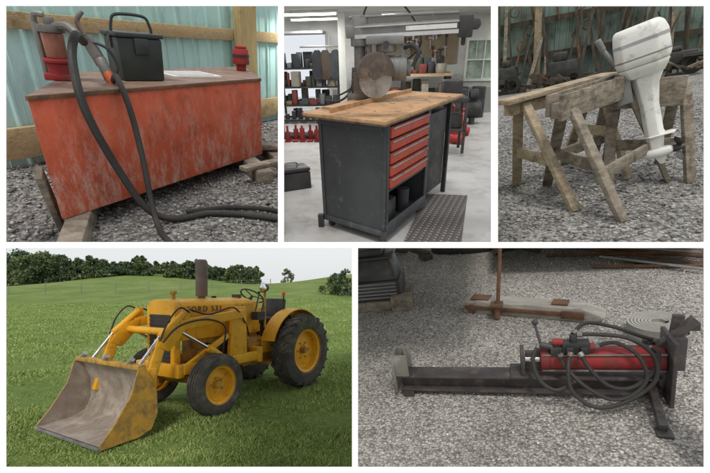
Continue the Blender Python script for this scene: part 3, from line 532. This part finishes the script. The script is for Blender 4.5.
WT=top('saw_table'); part(WT,'plywood_sheet',[par(t0,u*.86,wv*1.9,(0,0,.025))],ply,bevel=.003); part(WT,'under_board',[par(t0+u*.02+wv*.03-V3((0,0,.018)),u*.82,wv*1.80,(0,0,.017))],wgrey)
part(WT,'rear_legs',[par(c0+wv*1.6+u*a+V3((0,0,.0)),u*.05,wv*.05,(0,0,.97)) for a in (.02,.62)]+[par(c0+wv*1.0+u*.05+V3((0,0,.12)),u*.5,wv*.55,(0,0,.78))],bmetal,bevel=.006)
part(WT,'fence',[par(t0+u*.60+wv*.1+V3((0,0,.026)),u*.018,wv*1.7,(0,0,.035)),par(t0+u*.68+wv*.25+V3((0,0,.026)),u*.14,wv*1.5,(0,0,.015))],ply)
part(WT,'sawdust_scraps',[rot(par(t0+u*random.uniform(.05,.5)+wv*random.uniform(.1,1.7)+V3((0,0,.0255)),u*random.uniform(.01,.05)+wv*.02,wv*random.uniform(.01,.06),(0,0,.005)),Matrix.Identity(4)) for i in range(12)],wlight)
RS=top('radial_arm_saw'); gm=M('grey_machine_paint',(.24,.245,.245),(.17,.175,.175),rough=.5,bump=.06,dirt=(.08,.065,.055),damt=.3)
zt=1.016
part(RS,'column',[cyl((-.26,.46,zt),(-.26,.46,1.62),.055,None,20),box(-.38,-.12,.34,.60,zt,zt+.07)],dsteel,bevel=.004)
part(RS,'column_base',[cyl((-.26,.46,zt+.07),(-.26,.46,1.30),.09,.08,20),box(-.34,-.18,.36,.42,zt+.07,1.2)],bmetal,bevel=.006)
part(RS,'arm',[beam((-.38,.46,1.585),(.66,.34,1.61),.11,.10),beam((-.36,.44,1.695),(.60,.33,1.707),.05,.02),cyl((-.26,.46,1.47),(-.26,.46,1.71),.085,None,20)],gm,bevel=.01)
part(RS,'arm_rail',[beam((-.30,.385,1.545),(.64,.275,1.57),.012,.03),beam((-.30,.385,1.62),(.64,.275,1.645),.012,.012)],chrome)
part(RS,'arm_label',[beam((.15,.300,1.60),(.58,.252,1.61),.004,.034)],gwhite)
part(RS,'arm_end_housing',[box(.60,.72,.26,.42,1.52,1.69),cyl((.74,.30,1.62),(.74,.26,1.62),.045,None,18),cyl((.66,.36,1.46),(.66,.36,1.54),.02)],bmetal,bevel=.015)
part(RS,'carriage',[box(-.20,.14,.30,.48,1.48,1.55),box(-.19,-.15,.34,.46,1.22,1.49),box(.11,.15,.34,.46,1.22,1.49),cyl((-.02,.39,1.42),(-.02,.39,1.50),.09,None,18)],gm,bevel=.012)
part(RS,'motor',[cyl((-.16,.40,1.29),(.17,.40,1.29),.105,None,24),cyl((.17,.40,1.29),(.21,.40,1.29),.07,None,20)]+[cyl((-.10+i*.05,.40,1.29),(-.09+i*.05,.40,1.29),.110,None,24) for i in range(5)],gm,bevel=.004)
gd=M('cast_guard',(.115,.09,.075),(.065,.052,.045),rough=.5,metal=.1,dirt=(.22,.17,.13),damt=.25)
part(RS,'blade_guard',[lathe([(.001,-.03),(.15,-.03),(.17,-.02),(.17,.02),(.15,.03),(.001,.03)],(-.11,.26,1.26),(.15,-1,0),32,0,math.pi*1.15,ref=(1,0,-.2)),cyl((-.11,.22,1.26),(-.11,.18,1.26),.05,None,20),box(-.31,-.23,.24,.28,1.10,1.27)],gd,bevel=.0)
part(RS,'saw_blade',[lathe([(.001,-.002),(.15,-.002),(.15,.002),(.001,.002)],(-.11,.26,1.20),(.15,-1,0),40)],steel)
part(RS,'handle',[tube([(.14,.36,1.45),(.22,.25,1.47),(.26,.22,1.41),(.22,.25,1.31)],.018,8),cyl((-.02,.34,1.48),(-.02,.28,1.48),.03)],bmetal)
part(RS,'power_cord',[tube([(.1,.42,1.3),(.3,.48,1.5),(.1,.5,1.80),(-.2,.5,1.78),(-.3,.52,1.2),(-.5,.6,1.04)],.009,6),tube([(-.3,.46,1.3),(-.36,.4,1.1),(-.45,.3,1.03),(-.6,.35,1.03)],.01,6)],black)
mt,nt,p,new,ln=base('perforated_rubber_mat'); tc=new('ShaderNodeTexCoord'); mp=new('ShaderNodeMapping'); mp.inputs['Rotation'].default_value=(0,0,.3); ln(tc.outputs['Object'],mp.inputs[0]); vo_=new('ShaderNodeTexVoronoi'); vo_.inputs['Scale'].default_value=17; vo_.inputs['Randomness'].default_value=0; ln(mp.outputs[0],vo_.inputs['Vector'])
rr=ramp(nt,[(.30,(.36,.34,.31)),(.38,(.085,.075,.07))]); ln(vo_.outputs['Distance'],rr.inputs[0]); ln(rr.outputs[0],p.inputs['Base Color']); p.inputs['Roughness'].default_value=.8
b=new('ShaderNodeBump'); b.inputs['Strength'].default_value=1; b.inputs['Distance'].default_value=.01; ln(vo_.outputs['Distance'],b.inputs['Height']); ln(b.outputs[0],p.inputs['Normal'])
solo('rubber_mat',[prism([(.14,-.75,.004),(.46,.66,.004),(.90,.60,.004),(.62,-.80,.004)],(0,0,.014))],mt,smooth=False)
# ================================================================ sawhorses + outboard diorama
panel('horse')
YW=13.5
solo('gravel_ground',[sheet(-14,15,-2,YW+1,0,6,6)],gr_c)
stones('gravel_stones',14000,(-2.2,2.4),(-1.2,6.5),.012,.028,st_c)
gw=M('green_metal_siding',(.22,.29,.26),(.14,.19,.17),scale=2,rough=.6,bump=.05,dirt=(.06,.07,.06),damt=.4,ds=1.2)
solo('metal_wall',[corrug((-14,YW,0),(15,YW,0),0,5,.35,.04,1)],gw,smooth=False)
dkw=M('dark_timber',(.10,.08,.06),(.045,.038,.03),rough=.9,bump=.4,st=(3,3,1))
for z in (.9,1.9,2.9): solo('wall_girt',[box(-14,15,YW-.14,YW-.06,z,z+.16)],dkw)
for i,x in enumerate((-4.6,-2.2,.3,2.4,4.6)): solo('wall_post',[box(x,x+.22,YW-.40,YW-.16,0,5)],[dkw,wtan,dkw][i%3],bevel=.01)
CL=top('lumber_pile'); gs=[];g2=[]
for i in range(80):
    x=random.uniform(-6,5); y=YW-random.uniform(.5,2.2); (g2 if i%4==0 else gs).append(beam((x,y,random.uniform(.03,.5)),(x+random.uniform(-1.6,1.6),y+random.uniform(-.4,.4),random.uniform(.03,.6)),random.uniform(.05,.2),random.uniform(.03,.16)))
part(CL,'boards',gs,dkw); part(CL,'grey_boards',g2,wgrey); gs=[];g2=[]
for i in range(60):
    x=random.uniform(-6.5,5.2); (g2 if i%5==0 else gs).append(beam((x,YW-random.uniform(.45,.9),0),(x+random.uniform(-.5,.5),YW-.35,random.uniform(1.0,3.4)),random.uniform(.04,.12),.04,up=(0,1,0)))
part(CL,'leaning_boards',gs,dkw); part(CL,'leaning_grey_boards',g2,wgrey)
ME=top('farm_equipment'); ga=[];gb=[];gc_=[]
for x in (-5.5,-4.2,-3.1,-1.6,.4,1.2,3.0,4.0):
    h=random.uniform(.5,1.1); wd=random.uniform(.5,1.0); y0=YW-1.5
    ga.append(box(x,x+wd,y0,y0+.5,.25,h)); ga.append(box(x+.1,x+wd*.6,y0+.05,y0+.4,h,h+random.uniform(.1,.4)))
    gb+= [lathe([(.14,-.06),(.26,-.06),(.26,.06),(.14,.06)],(x+.1,y0-.05,.26),(0,1,0),18),lathe([(.14,-.06),(.26,-.06),(.26,.06),(.14,.06)],(x+wd-.1,y0-.05,.26),(0,1,0),18)]
    gc_.append(beam((x,y0-.1,.3),(x+random.uniform(-1,1),y0-.6,random.uniform(.1,1.2)),.05,.05)); gc_.append(cyl((x+wd,y0,h),(x+wd+random.uniform(-.3,.3),y0,h+random.uniform(.3,.9)),.03,None,8))
part(ME,'bodies',ga,bmetal,bevel=.05); part(ME,'wheels',gb,black); part(ME,'bars',gc_,rust)
TH=top('hanging_tools'); ga=[];gb=[]
for i in range(60):
    x=random.uniform(-6,5); z=random.uniform(1.3,3.6); (ga if i%2 else gb).append(cyl((x,YW-.22,z),(x+random.uniform(-.2,.2),YW-.22,z+random.uniform(.2,.9)),random.uniform(.015,.05),None,6) if i%3 else lathe([(.13,0),(.16,.01),(.16,.03),(.13,.04)],(x,YW-.24,z),(0,1,0),16))
part(TH,'rusty_tools',ga,rust); part(TH,'dark_tools',gb,bmetal)
GC=top('red_cabinet'); part(GC,'body',[box(2.15,2.75,10.0,10.5,.0,.95)],redc,bevel=.03); part(GC,'shelf_gap',[box(2.2,2.7,9.985,9.998,.5,.56)],black)
WQ=top('wheelbarrow'); LOCAL[0]=Matrix.Translation((-1.6,3.4,0))
part(WQ,'tray',[prism([(-2.1,4.9,.28),(-1.3,4.9,.28),(-1.15,4.9,.52),(-2.3,4.9,.52)],(0,.55,0))],bmetal,bevel=.02); part(WQ,'wheel',[lathe([(.10,-.03),(.16,-.03),(.16,.03),(.10,.03)],(-1.1,5.1,.16),(0,1,0),20)],black); part(WQ,'handles',[beam((-1.1,5.0,.16),(-2.7,4.9,.42),.04,.04),beam((-1.1,5.3,.16),(-2.7,5.5,.42),.04,.04),beam((-2.0,4.95,0),(-1.95,4.95,.3),.03,.03,up=(0,1,0))],rust)
LOCAL[0]=Matrix.Identity(4)
def horse(name,r0,r1,z,feet,rw,rh,mt,extra=()):
    o=top(name); r0=V3((*r0,z));r1=V3((*r1,z)); dd=(r1-r0)
    part(o,'rail',[beam(r0-V3((0,0,rh/2)),r1-V3((0,0,rh/2)),rw,rh)],mt,bevel=.006)
    for i,(t,fx,fy) in enumerate(feet):
        a=r0+dd*t; f_=V3((fx,fy,0)); s=(f_-a); s.z=0; s.normalize(); a=a+s*rw*.6-V3((0,0,.02))
        part(o,'leg_%d'%i,[beam(a,f_,.095,.042,up=s)],mt,bevel=.004)
    k_=0
    for (i,j,t) in extra:
        p_=lambda q:(r0+dd*feet[q][0])*(1-t)+V3((feet[q][1],feet[q][2],0))*t
        part(o,'brace_%d'%k_,[beam(p_(i),p_(j),.03,.10)],mt,bevel=.004); k_+=1
    return o
hA=horse('sawhorse',(-.76,.50),(-.02,1.55),.90,[(.10,-.74,1.02),(.12,-.12,.20),(.9,-.35,1.95),(.9,.30,1.25)],.10,.10,wtan,[(0,1,.55),(2,3,.5)])
part(hA,'top_plank',[beam((-.80,.40,.925),(.03,1.62,.965),.19,.04)],wtan,bevel=.004)
hB=horse('sawhorse',(-.33,.20),(.16,1.12),.90,[(.12,-.44,1.05),(.10,.23,-.05),(.9,.10,2.05),(.9,.62,1.1)],.10,.12,wgrey,[(0,1,.55),(1,3,.62),(0,2,.6)])
part(hB,'side_board',[beam((-.29,.10,.87),(.22,1.06,.90),.035,.19),beam((-.40,.22,.88),(.10,1.18,.91),.035,.17)],wgrey,bevel=.004)
hC=horse('sawhorse',(.02,1.45),(.62,1.30),.86,[(.05,-.05,1.9),(.08,.12,1.05),(.92,.60,1.85),(.95,.78,1.05)],.10,.12,wgrey,[(1,3,.6)])
part(hC,'motor_board',[beam((.05,1.24,.80),(.62,1.12,.80),.05,.24)],wgrey,bevel=.006)
OB=top('outboard_motor')
LOCAL[0]=Matrix.Translation((.29,1.0,1.0))@Matrix.Rotation(math.radians(-14),4,'Y')@Matrix.Scale(.95,4)
cw=[(-.15,-.17),(.10,-.19),(.19,-.12),(.20,.12),(.10,.19),(-.15,.17),(-.21,.10),(-.21,-.10)]
def lvl(z,s,dx=0): return [V3((x*s+dx,y*s,z)) for x,y in cw]
def loft(L_):
    n=len(L_[0]); v=[p for l in L_ for p in l]; f=[tuple(range(n))[::-1],tuple(range((len(L_)-1)*n,len(L_)*n))]
    for i in range(len(L_)-1):
        for j in range(n): f.append((i*n+j,i*n+(j+1)%n,(i+1)*n+(j+1)%n,(i+1)*n+j))
    return v,f
part(OB,'cowling',[loft([lvl(.07,.98),lvl(.12,1.06),lvl(.30,1.03,.0),lvl(.37,.95,-.01),lvl(.40,.80,-.02)])],gwhite,bevel=.015)
part(OB,'cowling_band',[loft([lvl(.135,1.07),lvl(.145,1.07)])],gm)
part(OB,'cowling_stripe',[loft([lvl(.255,1.050),lvl(.28,1.047)])],M('grey_decal',(.42,.43,.45),rough=.5))
part(OB,'powerhead_pan',[loft([lvl(-.03,.72),lvl(.03,.90),lvl(.068,.97)])],gwhite,bevel=.008)
def sec(z,x0,x1,w_): return [V3((x0,0,z)),V3((x0+(x1-x0)*.2,-w_/2,z)),V3((x0+(x1-x0)*.7,-w_/2,z)),V3((x1,0,z)),V3((x0+(x1-x0)*.7,w_/2,z)),V3((x0+(x1-x0)*.2,w_/2,z))]
part(OB,'midsection',[loft([sec(-.03,-.13,.14,.22),sec(-.12,-.11,.10,.16),sec(-.30,-.08,.08,.12),sec(-.55,-.07,.09,.10),sec(-.60,-.07,.11,.10)])],gwhite,bevel=.008)
part(OB,'anti_ventilation_plate',[prism([(-.10,0,-.60),(-.04,-.07,-.60),(.16,-.07,-.60),(.18,0,-.60),(.16,.07,-.60),(-.04,.07,-.60)],(0,0,.012)),loft([sec(-.60,-.06,.09,.08),sec(-.74,-.05,.07,.07)]),prism([(-.02,-.006,-.79),(.10,-.006,-.79),(.06,-.006,-.88),(.03,-.006,-.88)],(0,.012,0))],gwhite,bevel=.004)
part(OB,'gearcase',[sph((.02,0,-.76),.055,(2.6,1,1),16)],gwhite)
pb=[]
for i in range(3):
    a=i*2.09; dv=V3((0,math.cos(a),math.sin(a))); tv=V3((.5,-math.sin(a)*.8,math.cos(a)*.8)).normalized(); c_=V3((.18,0,-.76)); pb.append(prism([c_+dv*.03-tv*.02,c_+dv*.06-tv*.055,c_+dv*.11-tv*.045,c_+dv*.125+tv*.01,c_+dv*.09+tv*.055,c_+dv*.03+tv*.025],(.006,0,0)))
part(OB,'propeller',pb+[cyl((.14,0,-.76),(.23,0,-.76),.035,.025)],bmetal,bevel=.001)
part(OB,'clamp_bracket',[box(-.24,-.12,-.11,-.07,-.22,.04),box(-.24,-.12,.07,.11,-.22,.04),box(-.20,-.13,-.07,.07,-.18,-.02),cyl((-.30,-.09,-.05),(-.2,-.09,-.05),.012),cyl((-.30,.09,-.05),(-.2,.09,-.05),.012),cyl((-.31,-.09,-.05),(-.30,-.09,-.05),.04),cyl((-.31,.09,-.05),(-.30,.09,-.05),.04)],gm,bevel=.006)
part(OB,'tiller_handle',[cyl((-.16,-.05,.02),(-.29,-.10,.30),.02),cyl((-.29,-.10,.30),(-.32,-.115,.40),.026)],gm,bevel=.004)
LOCAL[0]=Matrix.Identity(4)
# ================================================================ log splitter diorama
panel('split')
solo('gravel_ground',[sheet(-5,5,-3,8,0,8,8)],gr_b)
stones('gravel_stones',30000,(-2.4,2.0),(-1.4,3.0),.004,.013,st_b)
LS=top('log_splitter')
LOCAL[0]=Matrix.Translation((-.06,0,0))@Matrix.Scale(.87,4)
blk=M('black_beam_steel',(.045,.040,.040),(.085,.072,.07),scale=8,rough=.45,bump=.2,dirt=(.16,.115,.09),damt=.35,ds=12)
RZ=Matrix.Rotation(math.radians(3.5),4,'Z')
bx=lambda x0,x1,y0,y1,z0,z1:rot(box(x0,x1,y0,y1,z0,z1),RZ)
part(LS,'beam_rail',[bx(-.88,.78,-.60,-.46,.15,.165),bx(-.88,.78,-.60,-.46,.04,.055),bx(-.88,.78,-.54,-.52,.055,.15)],blk,bevel=.003)
gs2=M('worn_plate_steel',(.26,.25,.22),(.16,.15,.125),rough=.5,metal=.3,dirt=(.36,.34,.31),damt=.3)
part(LS,'push_plate',[bx(-.92,-.90,-.61,-.45,.03,.34),bx(-.90,-.80,-.605,-.59,.166,.34),bx(-.90,-.80,-.47,-.455,.166,.34),rot(box(-.83,-.815,-.60,-.45,.166,.33),about((-.82,-.52,.2),'Z',25))],gs2,bevel=.003)
part(LS,'slide_plate',[bx(-.10,.02,-.62,-.44,.166,.185),bx(-.03,-.005,-.61,-.45,.185,.34),bx(.0,.10,-.55,-.51,.185,.33)],blk,bevel=.004)
part(LS,'cylinder_body',[rot(cyl((.14,-.53,.275),(.74,-.53,.275),.072,None,28),RZ)],redc,bevel=.004)
part(LS,'cylinder_glands',[rot(g_,RZ) for g_ in (cyl((.09,-.53,.275),(.15,-.53,.275),.080,None,28),cyl((.73,-.53,.275),(.79,-.53,.275),.080,None,28))],M('dark_red_casting',(.22,.03,.03),(.12,.02,.02),rough=.6),bevel=.006)
part(LS,'tie_rods',[rot(cyl((.10,-.53+math.cos(a)*.083,.275+math.sin(a)*.083),(.79,-.53+math.cos(a)*.083,.275+math.sin(a)*.083),.007,None,8),RZ) for a in (.7,2.4,3.9,5.5)],dsteel)
part(LS,'piston_rod',[rot(cyl((.0,-.53,.275),(.1,-.53,.275),.028,None,18),RZ)],chrome)
part(LS,'control_valve',[bx(.22,.38,-.60,-.53,.345,.42),bx(.24,.28,-.63,-.60,.36,.40),bx(.32,.36,-.63,-.60,.36,.40),cyl((.20,-.565,.385),(.12,-.565,.40),.022),cyl((.32,-.55,.40),(.32,-.55,.47),.022),bx(.15,.22,-.6,-.5,.33,.39)],bmetal,bevel=.005)
part(LS,'valve_red_caps',[cyl((.2,-.56,.42),(.26,-.56,.42),.022),cyl((.40,-.55,.385),(.44,-.55,.385),.025)],redc)
part(LS,'control_lever',[cyl((.13,-.56,.40),(.10,-.50,.52),.009),sph((.10,-.50,.53),.020)],bmetal)
hs=[[(.30,-.62,.38),(.28,-.68,.30),(.30,-.72,.16),(.42,-.74,.07),(.58,-.72,.10),(.74,-.66,.22),(.74,-.60,.36),(.62,-.56,.45),(.46,-.55,.47),(.34,-.55,.47)],
[(.44,-.55,.385),(.55,-.56,.42),(.66,-.60,.36),(.70,-.66,.24),(.62,-.70,.14),(.50,-.72,.12),(.36,-.70,.20),(.26,-.64,.30),(.24,-.62,.37)],
[(.35,-.62,.38),(.40,-.68,.30),(.50,-.70,.20),(.62,-.68,.18),(.74,-.62,.26),(.78,-.54,.34),(.74,-.50,.36)],
[(.12,-.56,.40),(.08,-.62,.32),(.12,-.68,.20),(.22,-.70,.15),(.34,-.66,.22)],
[(.32,-.55,.47),(.40,-.45,.50),(.56,-.42,.46),(.70,-.42,.40),(.80,-.42,.36)]]
part(LS,'hydraulic_hoses',[tube(h,.0125,8) for h in hs],black)
part(LS,'hose_fittings',[cyl(h[0],V3(h[0])*.75+V3(h[1])*.25,.018,None,8) for h in hs]+[cyl(h[-1],V3(h[-1])*.75+V3(h[-2])*.25,.018,None,8) for h in hs],dsteel)
part(LS,'end_plate',[bx(.80,.825,-.66,-.42,.0,.44),bx(.825,.90,-.56,-.50,.20,.42),bx(.70,.84,-.46,-.43,.30,.36)],blk,bevel=.004)
part(LS,'end_bracket',[beam((.88,-.40,.25),(.90,-.42,.54),.06,.03,up=(0,1,0)),beam((.80,-.46,.34),(.98,-.44,.52),.05,.05),bx(.90,.98,-.50,-.46,.44,.49)],blk,bevel=.004)
part(LS,'support_leg',[beam((.76,-.50,.10),(.745,-.86,.035),.045,.06),box(.71,.79,-.90,-.82,.0,.018),beam((.70,-.50,.05),(.82,-.50,.05),.06,.06)],blk,bevel=.004)
part(LS,'left_foot',[bx(-.86,-.78,-.62,-.44,.0,.04)],blk)
TBk=top('timber_beam'); 
wb2=M('grey_weathered_timber',(.40,.38,.34),(.27,.25,.22),scale=3,st=(1.5,7,7),rough=.9,bump=.5,bs=8,dirt=(.15,.135,.115),damt=.35,ds=5,spec=.15)
LOCAL[0]=Matrix.Translation((-.02,.70,0))@Matrix.Rotation(math.radians(-13),4,'Z')
part(TBk,'timber',[prism([(-.52,-.09,.0),(.54,-.09,.0),(.58,-.09,.05),(.42,-.09,.11),(-.36,-.09,.12),(-.52,-.09,.10)],(0,.17,0))],wb2,bevel=.01)
part(TBk,'metal_strap',[box(-.50,.30,-.105,-.092,.045,.08),cyl((-.22,-.13,.07),(-.22,-.09,.07),.05,None,16),cyl((-.22,-.14,.07),(-.22,-.13,.07),.02,None,10),box(.28,.44,-.11,-.06,.03,.09),cyl((-.44,-.11,.05),(-.44,-.09,.05),.04,None,14)],rust,bevel=.003)
part(TBk,'top_plates',[box(-.46,-.30,-.06,.05,.122,.130),box(.20,.32,-.05,.05,.117,.128)],rust,bevel=.002)
LOCAL[0]=Matrix.Identity(4)
PR=top('pry_bar'); part(PR,'rod',[cyl((-.24,.60,.14),(-.19,.72,.75),.016,.016,10),cyl((-.25,.57,.02),(-.24,.60,.16),.025,None,10),box(-.30,-.20,.54,.64,.125,.145)],rust)
CO=top('coiled_belt')
def ribbon(P,h,t):
    v=[];f=[]
    for i,p in enumerate(P):
        q=V3(P[min(i+1,len(P)-1)])-V3(P[max(0,i-1)]); n_=V3((q.y,-q.x,0)).normalized()*t/2; p=V3(p)
        v+=[p-n_,p+n_,p+n_+V3((0,0,h)),p-n_+V3((0,0,h))]
        if i:
            a=4*i-4;b_=4*i
            for k_ in range(4): f.append((a+k_,a+(k_+1)%4,b_+(k_+1)%4,b_+k_))
    return v,f
pts=[]
for i in range(150):
    a=i*.30; r=.045+.0010*i; pts.append((.82+math.cos(a)*r,.33+math.sin(a)*r*.9,.002))
grb=M('dusty_belt',(.34,.33,.30),(.23,.22,.20),rough=.9,bump=.3)
part(CO,'belt_roll',[ribbon(pts,.10,.016),cyl((.82,.33,.0),(.82,.33,.08),.17,None,28)],grb)
part(CO,'loose_end',[ribbon([(.99,.33,.002),(.95,.15,.002),(.85,.05,.002),(.72,-.02,.002),(.62,-.06,.002)],.09,.012)],grb)
GE=top('generator'); LOCAL[0]=Matrix.Translation((-1.36,1.0,0))@Matrix.Rotation(math.radians(8),4,'Z')
part(GE,'wood_blocks',[box(-.30,.26,-.22,-.10,0,.10),box(-.30,.26,.12,.24,0,.10),box(.10,.30,-.26,-.16,0,.16)],wgrey,bevel=.006)
part(GE,'housing',[box(-.32,.20,-.20,.22,.10,.30),prism([(-.30,-.18,.30),(.18,-.18,.30),(.12,-.12,.50),(-.26,-.12,.50)],(0,.34,0))],bmetal,bevel=.015)
part(GE,'top_cover',[box(-.28,.15,-.14,.22,.50,.53),box(-.2,.05,-.1,.15,.53,.60)],bmetal,bevel=.012); part(GE,'louvers',[box(-.28,.16,-.208,-.20,.13+i*.035,.145+i*.035) for i in range(5)],gm)
LOCAL[0]=Matrix.Identity(4)
PP=top('pipe_pile')
part(PP,'rusty_pipes',[cyl((.40+i*.16,2.55-.05*i,.03),(1.9+i*.14,1.35+.18*i,.03+.01*i),.018,None,8) for i in range(5)]+[cyl((.2,2.2,.03),(1.8,2.0,.03),.02,None,8),cyl((.6,1.75,.03),(2.1,1.55,.03),.016,None,8)],rust)
part(PP,'boards',[beam((.5,2.6,.03),(2.3,2.35,.03),.14,.04),beam((.9,1.9,.03),(2.0,1.45,.03),.08,.03),beam((-.2,3.0,.08),(2.6,2.95,.1),.12,.14)],dkw,bevel=.004)
part(PP,'pale_pipe',[cyl((1.0,2.25,.05),(1.9,1.75,.05),.02,None,8),cyl((.7,2.0,.05),(1.6,1.35,.05),.015,None,8)],steel)
LP=top('scrap_heap'); gs=[]
for i in range(40):
    x=random.uniform(-2.4,2.6); y=random.uniform(2.35,3.3); gs.append(beam((x,y,.05),(x+random.uniform(-.6,.6),y+random.uniform(-.2,.2),random.uniform(.03,.25)),random.uniform(.04,.14),random.uniform(.03,.1)))
part(LP,'scrap_boards',gs,dkw); part(LP,'scrap_tarp',[sph((-.75,2.75,.05),.3,(1.6,.7,.5),14)],black)
solo('dark_shed_wall',[box(-5,5,4.2,4.3,0,2)],dkw)
